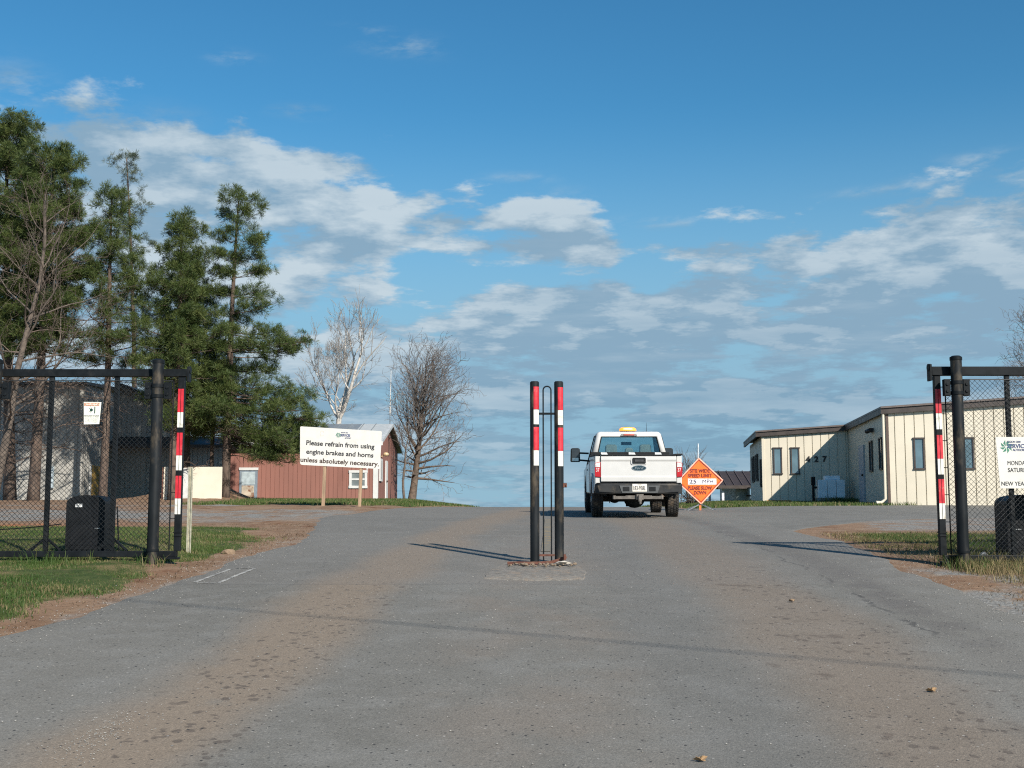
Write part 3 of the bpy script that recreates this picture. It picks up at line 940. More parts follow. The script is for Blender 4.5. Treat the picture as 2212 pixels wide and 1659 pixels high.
def gate_post(px_t, py_t, py_b, side, label, Y=15.45, extra=True):
    x = X(px_t, Y, py_t); zt, zb = Z(py_t, Y), G(x, Y)
    g = thing('gate_post', (x, Y, zb), label, 'gate post', 'black posts carrying the sliding gates')
    mb = MB(); mb.tube([(x, Y, zb - .2), (x, Y, zt - .05)], .072, 28); mb.build('post', PIPE, g, world=True, smooth=True)
    mb = MB(); mb.cyl((x, Y, zt - .05), (x, Y, zt - .01), .078, .078, 28); mb.cyl((x, Y, zt - .01), (x, Y, zt + .008), .077, .05, 28); mb.build('cap', BLACK, g, world=True, smooth=True)
    # collar with roller bracket
    zc = zt - .40
    for dz in (-.075, .06):
        mb = MB(); mb.cyl((x, Y, zc + dz - .022), (x, Y, zc + dz + .022), .081, n=28); mb.build('collar', BLACK, g, world=True, smooth=True)
    for q in (-1, 1):
        mb = MB(); mb.bb(x + q * .083, x + q * .165, Y - .012, Y + .07, zc - .11, zc + .105); mb.cyl((x + q * .125, Y - .025, zc + .04), (x + q * .125, Y - .012, zc + .04), .022, n=10); mb.cyl((x + q * .125, Y - .025, zc - .05), (x + q * .125, Y - .012, zc - .05), .022, n=10)
        mb.build('roller_bracket', BLACK, g, world=True, bevel=.004)
    mb = MB(); mb.cyl((x, Y, zb + .17), (x, Y, zb + .20), .079, n=28); mb.build('clamp', BLACK, g, world=True, smooth=True)
    return g


gate_post(342.5, 777, 1215, -1, 'thick black post holding the left gate next to its red and white edge')
gate_post(2064.5, 770, 1210, 1, 'thick black post holding the right gate, in front of the cream building')
gate_post(-6, 777, 1215, -1, 'second black gate post cut off by the left border of the photo')

# warning sign wired to the left gate
cx, cz = X(200, YG), Z(893, YG); ys_ = YG - .05
WARN = M('sun_bleached_plate', (.74, .74, .66), rough=.55, var=.05, scale=8, col2=(.55, .45, .36), lo=.66, hi=.8)
ORANGE = M('faded_orange_print', (.42, .13, .045), rough=.6, var=.35, scale=40, col2=(.62, .48, .36), lo=.52, hi=.62)
sg = thing('warning_sign', (cx, ys_, cz), 'small white warning sign with an orange top strip hanging on the left gate', 'sign')
w, h = .228, .292
sk = .012
poly = [(-w / 2 + sk, -h / 2), (w / 2 - .018, -h / 2 + .004), (w / 2 + .0, h / 2 - .004), (-w / 2, h / 2)]
mb = MB(); mb.prism([(p[0] - (p[1] / h) * .0, p[1]) for p in poly], 1, -.002, .002); mb.build('plate', WARN, sg)
mb = MB(); mb.bb(-w / 2 + .008, w / 2 - .022, -.0035, -.0021, h / 2 - .052, h / 2 - .012); hd = mb.build('header', ORANGE, sg)
text('lettering', 'WARNING', WARN, hd, (-.007, -.0045, h / 2 - .032), width=.17, height=.026, bold=.02, depth=.001)
mb = MB()
mb.bb(.026, .040, -.0035, -.0022, -.005, .085)            # wall of the pictogram
for a in (35, 70, -30, -62):
    ca, sa = math.cos(math.radians(180 - a)), math.sin(math.radians(180 - a))
    mb.bar((-.002 + ca * .012, -.003, .04 + sa * .012), (-.002 + ca * .055, -.003, .04 + sa * .055), .010, .0015)
mb.prism([(-.03, .022), (.0, .022), (.012, .04), (.0, .058), (-.03, .058)], 1, -.0036, -.0022)
mb.build('pictogram', M('dark_green_print', (.012, .05, .035), rough=.5), sg)
text('lettering', 'Moving Gate Can Cause\nSerious Injury or Death', INK, sg, (-.004, -.003, -.042), width=.19, height=.032, bold=.02, depth=.001)
text('lettering', 'Operate gate only when gate area\nis in sight and free of people.\nKeep children away. Do not stand\nin the path of a moving gate.', M('grey_fine_print', (.22, .22, .21), rough=.6), sg, (-.004, -.003, -.095), width=.185, height=.055, depth=.001)

# gate operators: black plastic cabinets with domed lids
PLAST = M('black_moulded_plastic', (.010, .011, .013), rough=.55, var=.3, scale=6, col2=(.022, .022, .021), lo=.55, hi=.78, spec=.18)


def operator(xl, xr, ytop, ybot, Y, label, sticker, dirx=1):
    x0, x1 = X(xl, Y, 1100), X(xr, Y, 1100); zb = G((x0 + x1) / 2, Y)
    zt = Z(ytop, Y); w = x1 - x0; h = zt - zb; d = .42
    g = thing('gate_operator', ((x0 + x1) / 2, Y, zb), label, 'gate operator', 'black gate operator cabinets')
    hw = w / 2
    prof = [(-hw * .97, .09)]
    prof += [(-hw, .12), (-hw, h * .86)]
    n = 16
    for k in range(n + 1):
        a = math.pi - math.pi * k / n
        prof.append((hw * math.cos(a) * .995, h * .86 + (h * .14) * math.pow(max(0, math.sin(a)), .78)))
    prof += [(hw, h * .86), (hw * 1.04, .12), (hw * 1.04, .09)]
    mb = MB(); mb.prism(prof, 1, 0, d); lid = mb.build('cover', PLAST, g, bevel=.02, seg=3)
    # raised panel and seams on the front
    mb = MB(); mb.bb(-hw * .86, hw * .36, -.006, -.001, h * .18, h * .70); mb.bb(hw * .46, hw * .9, -.006, -.001, h * .18, h * .70); mb.build('front_panel', PLAST, lid, bevel=.004)
    mb = MB(); mb.bb(-hw * .92, hw * 1.06, -.015, d + .015, 0, .088); mb.bb(hw * .96, hw * 1.10, .0, .10, .09, .17); mb.build('base', BLACK, g, bevel=.006)
    if sticker:
        mb = MB(); sx, sz = -hw + w * .33, h * .83
        mb.bb(sx - .045, sx + .045, -.0045, -.0005, sz - .022, sz + .022); st = mb.build('sticker', M('white_label', (.75, .76, .76), rough=.5), g)
        mb = MB()
        for q in (-1, 0, 1):
            mb.bar((sx + q * .026 - .012, -.0055, sz + .015), (sx + q * .026, -.0055, sz - .012), .007, .001); mb.bar((sx + q * .026 + .012, -.0055, sz + .015), (sx + q * .026, -.0055, sz - .012), .007, .001)
        mb.build('print', INK, st)
        mb = MB(); mb.bb(hw * .52, hw * .78, -.012, -.006, h * .45, h * .455 + .006); mb.build('handle', GALV, g)
    else:
        mb = MB(); mb.bb(-hw * .9, -hw * .4, -.012, -.006, h * .47, h * .47 + .008); mb.build('handle', GALV, g)
        mb = MB(); mb.bb(hw * .60, hw * .72, -.012, -.003, h * .80, h * .88); mb.build('sticker', M('white_label', (.75, .76, .76), rough=.5), g)
    return g


operator(143, 226, 1069.5, 1190, 16.1, 'black plastic gate operator cabinet with a white sticker standing behind the left gate', True)
operator(2175, 2270, 1068, 1207, 16.1, 'black plastic gate operator cabinet behind the right gate, cut off by the photo border', False)

# thin rod and cable by the left cabinet
xr_ = X(262, 16.3); 
mb = MB(); mb.tube([(X(258, 16.3), 16.3, Z(1094, 16.3)), (X(266, 16.3), 16.3, G(X(266, 16.3), 16.3) - .05)], .010, 8)
tag(mb.build('ground_rod', BLACK, smooth=True), 'thin dark rod stuck in the grass right of the left operator cabinet', 'rod')
pts = []
for k in range(9):
    q = k / 8; px = -60 + 200 * q
    pts.append((X(px, 16.3), 16.3, Z(1146 - 14 * q + 3 * math.sin(q * 3.1), 16.3)))
mb = MB(); mb.tube(pts, .007, 6); tag(mb.build('guide_cable', BLACK, smooth=True), 'thin dark cable running low behind the left gate to the operator cabinet', 'cable')

# grey steel delineator post
Yp = 17.0; x = X(409.5, Yp, 1100); zt, zb = Z(1009, Yp), G(x, Yp)
mb = MB()
prof = [(-.033, 0), (-.033, .006), (-.018, .006), (-.012, .030), (.012, .030), (.018, .006), (.033, .006), (.033, 0), (.014, 0), (.009, .024), (-.009, .024), (-.014, 0)]
mb.prism([(x + a, Yp + b2) for a, b2 in prof], 2, zb - .2, zt)
o = mb.build('metal_post', M('weathered_zinc_post', (.42, .40, .31), rough=.5, metal=.35, var=.2, scale=12), None)
tag(o, 'narrow grey metal channel post standing in the grass right of the left gate', 'post')

# ------------------------------------------------ logo: ring of green blades with a name
def pinwheel(mb, c, r, y):
    for k in range(8):
        a = math.radians(45 * k + 8); a2 = a + math.radians(34); a3 = a + math.radians(6)
        p0 = (c[0] + math.cos(a3 + .3) * r * .12, c[1] + math.sin(a3 + .3) * r * .12)
        p1 = (c[0] + math.cos(a) * r, c[1] + math.sin(a) * r)
        p2 = (c[0] + math.cos(a2) * r * .66, c[1] + math.sin(a2) * r * .66)
        mb.prism([p0, p1, p2], 1, y - .0015, y)


def logo(parent, c, s, y):
    """c = centre of the pinwheel, s = its radius (panel coordinates x,z)"""
    mb = MB(); pinwheel(mb, c, s, y); mb.build('emblem', GREEN_INK, parent)
    text('lettering', 'SERVICES', NAVY_INK, parent, None, width=s * 3.3, height=s * .62, left=(c[0] + s * .12, y - .001, c[1] + s * .10), bold=.025, depth=.0015)
    text('lettering', 'REGION 2000', NAVY_INK, parent, None, width=s * 2.0, height=s * .30, left=(c[0] + s * .12, y - .001, c[1] + s * .72), bold=.01, depth=.0012)
    text('lettering', 'AUTHORITY', NAVY_INK, parent, None, width=s * 2.3, height=s * .34, left=(c[0] + s * .9, y - .001, c[1] - s * .48), bold=.02, depth=.0012)


# hours sign on the right gate
Ys = YG - .06
x0, x1 = X(2152.5, Ys, 1000), X(2152.5, Ys, 1000) + 1.22
zt, zb = Z(944, Ys), Z(1055, Ys); w, h = x1 - x0, zt - zb
sg = thing('hours_sign', ((x0 + x1) / 2, Ys, (zt + zb) / 2), 'white opening hours sign with a green emblem hanging on the right gate', 'sign')
mb = MB(); mb.prism([(-w / 2, h / 2), (-w / 2 + .035, -h / 2), (w / 2, -h / 2), (w / 2, h / 2)], 1, -.003, .003); pl = mb.build('plate', WHITE_BOARD, sg)
logo(pl, (-w / 2 + .135, h / 2 - .125), .088, -.0035)
text('lettering', 'HOURS', INK, pl, (.0, -.004, h / 2 - .255), width=.44, height=.062, depth=.0015, bold=.015)
text('lettering', 'MONDAY', INK, pl, None, width=.262, height=.056, left=(-w / 2 + .142, -.004, h / 2 - .335), depth=.0015, bold=.0)
text('lettering', 'SATURDAY', INK, pl, None, width=.335, height=.056, left=(-w / 2 + .142, -.004, h / 2 - .425), depth=.0015, bold=.012)
text('lettering', 'NEW YEARS DAY', INK, pl, None, width=.52, height=.052, left=(-w / 2 + .052, -.004, h / 2 - .600), depth=.0015, bold=.008)

# conduit elbow in the grass by the right post
Yc = 15.9; xa, xb = X(2105, Yc), X(2125, Yc); zc = G(xa, Yc)
pts = [((xa + xb) / 2 - (xb - xa) / 2 * math.cos(a), Yc, zc - .02 + .14 * math.sin(a)) for a in np.linspace(0, math.pi, 12)]
mb = MB(); mb.tube(pts, .022, 10); tag(mb.build('conduit', M('grey_conduit', (.16, .17, .18), rough=.5), smooth=True), 'grey bent conduit loop rising from the grass beside the right gate post', 'conduit')
# ---------------------------------------------------------------- buildings
CREAM = M('cream_steel_panel', (.575, .52, .415), rough=.5, var=.04, scale=1.2, col2=(.49, .435, .34), lo=.55, hi=.8)
DKBROWN = M('dark_brown_trim', (.045, .033, .028), rough=.5, var=.15, scale=5)
WINGLASS = M('window_glass', (.10, .16, .19), rough=.04, var=.25, scale=1.5, spec=1.0, coat=.6)
GREYDOOR = M('grey_painted_door', (.36, .38, .41), rough=.5, var=.06, scale=4)


def rib_wall(p0, p1, z0, zt0, zt1, pitch, gw, depth, mat, name, parent, world=False, out=None):
    """steel wall with vertical grooves from p0 to p1 (x,y) seen with its outside on the right hand of p0->p1"""
    a = Vector((p0[0], p0[1])); b = Vector((p1[0], p1[1])); L = (b - a).length; u = (b - a) / L; n = Vector((u.y, -u.x))
    prof = []
    s = 0.0
    while s < L - 1e-4:
        e = min(L, s + pitch)
        prof += [(s, 0), (max(s, e - gw), 0)]
        if e - gw > s:
            prof += [(e - gw * .85, -depth), (e - gw * .15, -depth)]
        s = e
    prof.append((L, 0))
    vs = []; fs = []
    for q, dd in prof:
        p = a + u * q + n * dd
        zt = zt0 + (zt1 - zt0) * q / L
        vs += [(p.x, p.y, z0), (p.x, p.y, zt)]
    for i in range(len(prof) - 1):
        fs.append((2 * i, 2 * i + 2, 2 * i + 3, 2 * i + 1))
    mb = MB(); mb.add(vs, fs)
    # back sheet so that the wall has thickness
    back = [a - n * (depth + .08), b - n * (depth + .08)]
    k = len(mb.v)
    mb.v += [(back[0].x, back[0].y, z0), (back[1].x, back[1].y, z0), (back[1].x, back[1].y, zt1), (back[0].x, back[0].y, zt0)]
    mb.f.append((k, k + 3, k + 2, k + 1))
    return mb.build(name, mat, parent, world=world)


def frame_window(parent, c, w, h, nrm, name='window', fw=.05, mat=None, gl=None, mull=0, deep=.05):
    """window proud of a wall: c centre on the wall plane (x,y,z), nrm outward (x,y)"""
    n = Vector((nrm[0], nrm[1], 0)).normalized(); r = Vector((-n.y, n.x, 0)); up = Vector((0, 0, 1))
    c = Vector(c)
    R = Matrix((r, n, up)).transposed()
    mb = MB()
    for q in (-1, 1):
        mb.box(c + r * q * (w / 2 - fw / 2) + n * deep / 2, (fw, deep, h - 2 * fw), R)
    mb.box(c + up * (h / 2 - fw / 2) + n * (deep / 2 + .005), (w + .04, deep + .01, fw), R)
    mb.box(c - up * (h / 2 - fw / 2) + n * (deep / 2 + .005), (w + .04, deep + .01, fw), R)
    for k in range(mull):
        mb.box(c + up * ((k + 1) / (mull + 1) - .5) * h + n * (deep / 2 - .004), (w - 2 * fw, deep - .012, fw * .7), R)
    win = mb.build(name, mat or DKBROWN, parent)
    mb = MB(); mb.box(c + n * .012, (w - 2 * fw + .004, .008, h - 2 * fw + .004), R); mb.build('pane', gl or WINGLASS, win)
    return win


# ---- cream office building on the right
TH = math.radians(7.5)
OX, OY = 9.79, 47.0
zb = .263 + EYE - .02
office = thing('office_building', (OX, OY, zb), 'cream metal building numbered 427 with vertical seams and dark brown roof edge', 'building', rot=(0, 0, -TH))
S = .062                                   # roof slope along the front
H0 = 2.70
U1 = 3.26; V2 = -8.14; UE = 17.0; VB = 7.7


def top(u):
    return H0 + S * u


zg = -.35
rib_wall((0, 0), (U1, 0), zg, top(0), top(U1), .318, .030, .03, CREAM, 'wall', office)
rib_wall((0, VB), (0, 0), zg, top(0), top(0), .318, .030, .03, CREAM, 'wall', office)
rib_wall((U1, 0), (U1, V2), zg, top(U1), top(U1), .305, .02, .02, CREAM, 'wall', office)
rib_wall((U1, V2), (UE, V2), zg, top(U1), top(UE), .305, .030, .03, CREAM, 'wall', office)
mb = MB(); mb.bb(0, UE, VB - .1, VB, zg, top(0)); mb.build('wall', CREAM, office)
mb = MB(); mb.add([(UE, V2, zg), (UE, VB, zg), (UE, VB, top(UE)), (UE, V2, top(UE))], [(0, 1, 2, 3)]); mb.build('wall', CREAM, office)
# roof slab with stepped fascia
ov = .18


def roof_piece(u0, u1, v0, v1, t=.07, lift=.0):
    vs = []
    for z in (lift, lift + t):
        vs += [(u0, v0, top(u0) + z), (u1, v0, top(u1) + z), (u1, v1, top(u1) + z), (u0, v1, top(u0) + z)]
    return vs, [(0, 3, 2, 1), (4, 5, 6, 7), (0, 1, 5, 4), (1, 2, 6, 5), (2, 3, 7, 6), (3, 0, 4, 7)]


mb = MB(); mb.add(*roof_piece(-.28, U1 - .15, -ov, VB + .15, .06, .13)); mb.add(*roof_piece(U1 - .15, UE, V2 - ov, VB + .15, .06, .132))
roof = mb.build('roof', M('brown_steel_roof', (.11, .085, .075), rough=.5, var=.1), office)
mb = MB(); mb.add(*roof_piece(-.20, U1 - .06, -ov + .05, -ov + .12, .17, -.045)); mb.add(*roof_piece(U1 - .08, UE, V2 - ov + .05, V2 - ov + .12, .17, -.045))
mb.add(*roof_piece(U1 - .14, U1 - .07, V2 - ov + .05, -ov + .05, .17, -.045)); mb.add(*roof_piece(-.27, -.20, -ov + .05, VB + .1, .17, -.045))
mb.build('fascia', DKBROWN, roof)
# gables windows
for u in (.56, 1.225):
    frame_window(office, (u, 0, 1.70), .335, 1.05, (0, -1), fw=.045, deep=.05)
    mb = MB()
for u in (1.02, 2.53):
    frame_window(office, (u + U1, V2, 1.58), .335, 1.02, (0, -1), fw=.045, deep=.05)
# shaded wall facing left: door, two windows, light
for v in (-5.35, -7.30):
    frame_window(office, (U1, v, 1.62), .55, 1.06, (-1, 0), fw=.05, deep=.05)
mb = MB(); mb.bb(U1 - .05, U1 - .001, -3.85, -2.75, -.05, 2.10); door = mb.build('door', GREYDOOR, office)
mb = MB(); mb.bb(U1 - .07, U1 - .051, -3.72, -3.62, .98, 1.08); mb.ball((U1 - .09, -3.67, 1.03), .035); mb.build('handle', DKBROWN, door)
mb = MB(); mb.bb(U1 - .14, U1 - .001, -5.9, -5.6, 2.42, 2.56)
mb.ball((U1 - .16, -5.95, 2.46), (.09, .09, .07)); mb.ball((U1 - .16, -5.55, 2.46), (.09, .09, .07)); mb.build('wall_light', DKBROWN, office)
# far left wall windows
for v in (.95, 2.75, 3.55, 5.0, 5.8):
    frame_window(office, (0, v, 1.55 if v > 2 else 1.25), .42, 1.1, (-1, 0), fw=.06, deep=.06, gl=(M('white_blind', (.6, .6, .58), rough=.7) if v < 1 else None))
# downspout at the front corner
mb = MB(); mb.tube([(U1 - .07, V2 - .06, top(U1) - .05), (U1 - .07, V2 - .06, .14), (U1 - .20, V2 - .10, .03), (U1 - .38, V2 - .14, .02)], [.045, .045, .05, .06], 10); mb.build('downspout', CREAM, office, smooth=True)
mb = MB(); mb.bb(U1 + .02, U1 + .10, V2 - .03, V2 - .002, 0, top(U1) - .06); mb.build('corner_trim', M('rust_brown_trim', (.075, .048, .038), rough=.6), office)
mb = MB(); mb.bb(-.04, .06, -.022, -.002, -.05, top(0) - .05); mb.build('corner_trim', CREAM, office)
# street number
for k, d in enumerate('427'):
    text('house_number', d, M('black_numerals', (.012, .012, .012), rough=.5), office, (1.715 + .315 * k, -.012, 1.765), height=.235, bold=.045, depth=.012)
# orange board lying at the foot of the left corner
bx_, by_ = X(1683, 46.7, 1088), 46.6
mb = MB(); mb.bb(-.48, .42, -.06, .06, 0, .06)
o = mb.build('timber_board', M('orange_board', (.50, .24, .08), rough=.7)); o.location = (bx_, by_, G(bx_, by_) + .06); o.rotation_euler = (0, 0, -TH)
tag(o, 'orange timber board lying in the grass at the left foot of the cream building', 'board')

# air conditioner in front of the 427 wall
xa, ya = X(1794, 45.6, 1060), 45.6
za = Z(1079.5, 45.6)
ac = thing('air_conditioner', (xa, ya, za), 'grey metal air conditioning unit standing in the shade under the number 427', 'air conditioner', rot=(0, 0, -TH))
ACM = M('dull_grey_casing', (.74, .80, .84), rough=.5, var=.06, scale=3, col2=(.48, .48, .47), lo=.6, hi=.75)
mb = MB(); mb.bb(-.49, .49, -.35, .35, .06, .74); mb.build('casing', ACM, ac, bevel=.015)
mb = MB()
for k in (-.16, .17):
    mb.bb(k - .006, k + .006, -.353, -.3505, .08, .72)
mb.build('panel_seam', DKBROWN, ac)
mb = MB(); mb.bb(-.55, .55, -.40, .40, -.25, .055); mb.build('concrete_pad', M('grey_pad', (.25, .25, .24), rough=.9), ac)
mb = MB(); mb.bb(-.22, .34, -.2, .3, .745, .90); mb.build('fan_hood', ACM, ac, bevel=.02)
mb = MB(); mb.bb(-.70, -.56, -.1, .12, .55, .86); mb.cyl((-.63, 0, -.05), (-.63, 0, .55), .05, n=10); mb.bb(-.60, -.50, -.05, .05, .42, .5); mb.build('electric_meter', BLACK, ac)

# ---- small pavilion behind the corner of the office
Yv = 62.0
x0, x1 = X(1543, Yv, 1030), X(1640, Yv, 1030); zg = G(x0 + 1, Yv)
pv = thing('pavilion', ((x0 + x1) / 2, Yv, zg), 'small open shelter with a dark ribbed metal roof behind the cream building', 'shelter')
ze, zr = Z(1052, Yv) - zg, Z(1018, Yv) - zg
hw = (x1 - x0) / 2
mb = MB()
prof = [(-1.0, ze - .05), (-1.0, ze + .03), (1.4, zr + .05), (3.8, ze + .03), (3.8, ze - .05), (1.4, zr - .05)]
mb.prism(prof, 0, -hw, hw); rf = mb.build('roof', DKBROWN, pv)
mb = MB()
for k in range(int(2 * hw / .42) + 1):
    xx = -hw + .02 + k * .42
    mb.bar((xx, -1.0, ze + .05), (xx, 1.4, zr + .07), .04, .05)
mb.build('roof_rib', M('brown_rib', (.07, .052, .047), rough=.5), rf)
mb = MB(); mb.bar((-hw, -1.02, ze - .02), (hw, -1.02, ze - .02), .05, .16); mb.build('fascia', DKBROWN, rf)
for xx, yy_ in ((-hw + .3, -.7), (hw - .3, -.7), (-hw + .3, 3.4), (hw - .3, 3.4)):
    mb = MB(); mb.bb(xx - .06, xx + .06, yy_ - .06, yy_ + .06, -.4, ze - .051); mb.build('post', M('white_post', (.6, .6, .62), rough=.6), pv)
mb = MB(); mb.bb(-hw + .5, -hw + 2.0, 1.2, 1.3, -.3, ze); mb.build('screen', M('white_screen', (.7, .7, .68), rough=.6), pv)
tk = thing('storage_tank', (x0 + 1.35, Yv - .2, zg), 'grey green drum under the shelter behind the cream building', 'drum')
mb = MB(); mb.cyl((0, 0, -.3), (0, 0, .86), .42, n=20); mb.cyl((0, 0, .86), (0, 0, .95), .42, .2, 20); mb.build('shell', M('grey_green_drum', (.20, .23, .22), rough=.5), tk, smooth=True)
mb = MB(); mb.cyl((0, 0, .955), (0, 0, 1.0), .1, n=14); mb.build('lid', BLACK, tk)
tb = thing('picnic_table', (x0 + 2.3, Yv - 1.3, zg), 'dark picnic table in front of the shelter behind the cream building', 'table')
mb = MB(); mb.bb(-.8, .8, -.35, .35, .78, .83); mb.build('tabletop', DKBROWN, tb)
for q in (-1, 1):
    mb = MB(); mb.bb(-.8, .8, q * .62 - .12, q * .62 + .12, .42, .46); mb.build('bench', DKBROWN, tb)
    mb = MB(); mb.bar((q * .6, -.6, -.2), (q * .6, .25, .77), .07); mb.bar((q * .65, .6, -.2), (q * .65, -.25, .77), .07); mb.bar((q * .7, -.7, .39), (q * .7, .7, .39), .05); mb.build('leg', DKBROWN, tb)

# ---- red building on the left
REDW = M('red_brown_siding', (.235, .104, .080), rough=.8, var=.08, scale=1.5, col2=(.195, .084, .064), lo=.5, hi=.8, stretch=(1, 1, .3))
TRIMW = M('white_trim', (.55, .55, .535), rough=.6, var=.05, scale=3)
ROOFG = M('grey_metal_roof', (.25, .275, .29), rough=.45, metal=.3, var=.12, scale=2, stretch=(1, .2, .2))
YR = 55.0
rx0, rx1 = X(488, YR, 1000), X(815.5, YR, 1000); YB = 64.6
zb = G(-9, YR) - .05; zE = Z(955.5, YR); zR = Z(921.0, (YR + YB) / 2)
red = thing('red_building', ((rx0 + rx1) / 2, YR, zb), 'long red brown wooden building with a grey metal roof behind the white notice board', 'building')
loc = red.location
hw = (rx1 - rx0) / 2; D = YB - YR; he = zE - zb; hr = zR - zb
rib_wall((-hw, 0), (hw, 0), -.4, he, he, .205, .018, .018, REDW, 'wall', red)
# gable end, right
def gable(xx, sgn):
    mb = MB(); vs = []; fs = []
    n = 46
    for k in range(n + 1):
        y = D * k / n; zt = he + (hr - he) * (1 - abs(y / D - .5) * 2)
        o_ = .012 if k % 2 else 0
        vs += [(xx - sgn * o_, y, -.4), (xx - sgn * o_, y, zt)]
    for k in range(n):
        fs.append((2 * k, 2 * k + 2, 2 * k + 3, 2 * k + 1))
    mb.add(vs, fs); return mb.build('wall', REDW, red)
gable(hw, 1); gable(-hw, -1)
mb = MB(); mb.bb(-hw, hw, D - .05, D, -.4, he); mb.build('wall', REDW, red)
ovx, ovy = .22, .45
k_ = (hr - he) / (D / 2)
def roof_half(x0, x1, front, t=.06, lift=.06):
    ya, yb_ = (-ovy, D / 2) if front else (D / 2, D + ovy)
    za_, zb__ = (he - k_ * ovy, hr) if front else (hr, he - k_ * ovy)
    vs = [(x0, ya, za_ + lift), (x1, ya, za_ + lift), (x1, yb_, zb__ + lift), (x0, yb_, zb__ + lift)]
    vs += [(v[0], v[1], v[2] + t) for v in vs]
    return vs, [(0, 3, 2, 1), (4, 5, 6, 7), (0, 1, 5, 4), (1, 2, 6, 5), (2, 3, 7, 6), (3, 0, 4, 7)]
xs_split = X(772, 58, 930) - loc.x
mb = MB(); mb.add(*roof_half(-hw - .2, xs_split, True)); mb.add(*roof_half(-hw - .2, hw + ovx, False)); rf = mb.build('roof', ROOFG, red)
mb = MB(); mb.add(*roof_half(xs_split + .002, hw + ovx - .16, True)); mb.build('pale_roof_panel', M('pale_new_roofing', (.40, .42, .42), rough=.5, var=.06), rf)
mb = MB(); mb.add(*roof_half(hw + ovx - .155, hw + ovx + .02, True, .14, -.02)); mb.add(*roof_half(hw + ovx + .001, hw + ovx + .02, False, .14, -.02)); mb.build('bargeboard', M('grey_bargeboard', (.42, .44, .45), rough=.6), rf)
mb = MB()
for k in range(int(2 * hw / .6)):
    xx = -hw + .3 + k * .6
    mb.bar((xx, -ovy, he - k_ * ovy + .135), (xx, D / 2, hr + .135), .03, .04)
mb.build('roof_rib', ROOFG, rf)
mb = MB(); mb.bb(-hw - .2, hw + .28, -ovy - .03, -ovy - .001, he - k_ * ovy - .06, he - k_ * ovy + .135); mb.build('fascia', TRIMW, red)
mb = MB(); mb.bb(-hw, hw, -ovy, -.02, he - k_ * ovy - .05, he - k_ * ovy - .02); mb.build('soffit', DKBROWN, red)
mb = MB(); mb.bb(hw - .02, hw + .03, -.03, .16, -.4, he - .25); mb.bb(hw - .19, hw - .021, -.03, -.002, -.4, he - .25); mb.build('corner_trim', TRIMW, red)
# white framed window right of the sign
wx = X(774, YR, 1030) - loc.x; wz = (Z(1016, YR) + Z(1054.5, YR)) / 2 - zb
frame_window(red, (wx, 0, wz), .82, .82, (0, -1), fw=.115, mat=TRIMW, mull=1, deep=.05, gl=M('dark_pane', (.16, .18, .18), rough=.12, var=.3, scale=2, spec=.8))
# boarded door on the left
dx = X(537, YR, 1040) - loc.x; dz0, dz1 = Z(1084, YR) - zb, Z(1010, YR) - zb
mb = MB(); mb.bb(dx - .41, dx + .41, -.03, -.002, dz0, dz1 - .12); dr = mb.build('door', M('weathered_blue_frame', (.16, .20, .24), rough=.6), red)
mb = MB(); mb.bb(dx - .44, dx + .44, -.06, -.002, dz1 - .12, dz1); mb.build('lintel', TRIMW, dr)
mb = MB(); mb.bb(dx - .32, dx + .30, -.04, -.031, dz0 + .78, dz1 - .20); mb.build('pane', M('grey_door_glass', (.36, .42, .44), rough=.25), dr)
mb = MB(); mb.bb(dx - .30, dx + .26, -.042, -.031, dz0 + .06, dz0 + .74); mb.build('kick_panel', M('rotten_panel', (.42, .36, .28), rough=.9, var=.2, scale=3, col2=(.16, .06, .025), lo=.42, hi=.55), dr)
# gable end: white door, window, lamp
mb = MB(); mb.bb(hw + .001, hw + .05, 3.4, 4.2, -.05, 2.0); dr = mb.build('door', TRIMW, red)
mb = MB(); mb.ball((hw + .08, 3.5, 1.0), .05); mb.build('handle', DKBROWN, dr)
mb = MB(); mb.bb(hw + .001, hw + .06, .75, 1.75, .95, 2.0); wn = mb.build('window', TRIMW, red)
mb = MB(); mb.bb(hw + .061, hw + .066, 1.2, 1.3, 1.05, 1.9); mb.build('glazing_bar', DKBROWN, wn)
mb = MB(); mb.ball((hw + .22, 1.55, 2.22), (.14, .14, .10)); mb.bar((hw, 1.55, 2.12), (hw + .2, 1.55, 2.18), .04); mb.build('wall_lamp', M('brass_lamp', (.45, .34, .2), rough=.4), red)
mb = MB(); mb.bb(hw - .5, hw - .44, -.012, -.002, 1.45, 1.72); mb.build('vent', TRIMW, red)
mb = MB(); mb.bar((hw + .03, D / 2, hr - .25), (hw + .03, D / 2, hr - 1.5), .03); mb.ball((hw + .06, D / 2 - .1, hr - .55), .07); mb.build('service_drop', DKBROWN, red)

# aerial mast behind the red building
ym = 62.0; xm = X(843, ym, 850)
am = thing('radio_mast', (xm, ym, G(xm, ym)), 'thin pale radio aerial on a mast above the red building', 'antenna')
mb = MB(); mb.cyl((0, 0, -.2), (0, 0, Z(893, ym) - G(xm, ym)), .02, n=8); mb.build('mast', M('grey_mast', (.22, .21, .2), rough=.6), am)
mb = MB(); a_ = Z(893, ym) - G(xm, ym); mb.cyl((0, 0, a_), (0, 0, a_ + .35), .055, n=10); mb.build('mount', TRIMW, am)
mb = MB(); mb.tube([(0, 0, a_ + .35), (.03, 0, Z(800, ym) - G(xm, ym))], [.026, .018], 6); mb.build('whip', TRIMW, am)

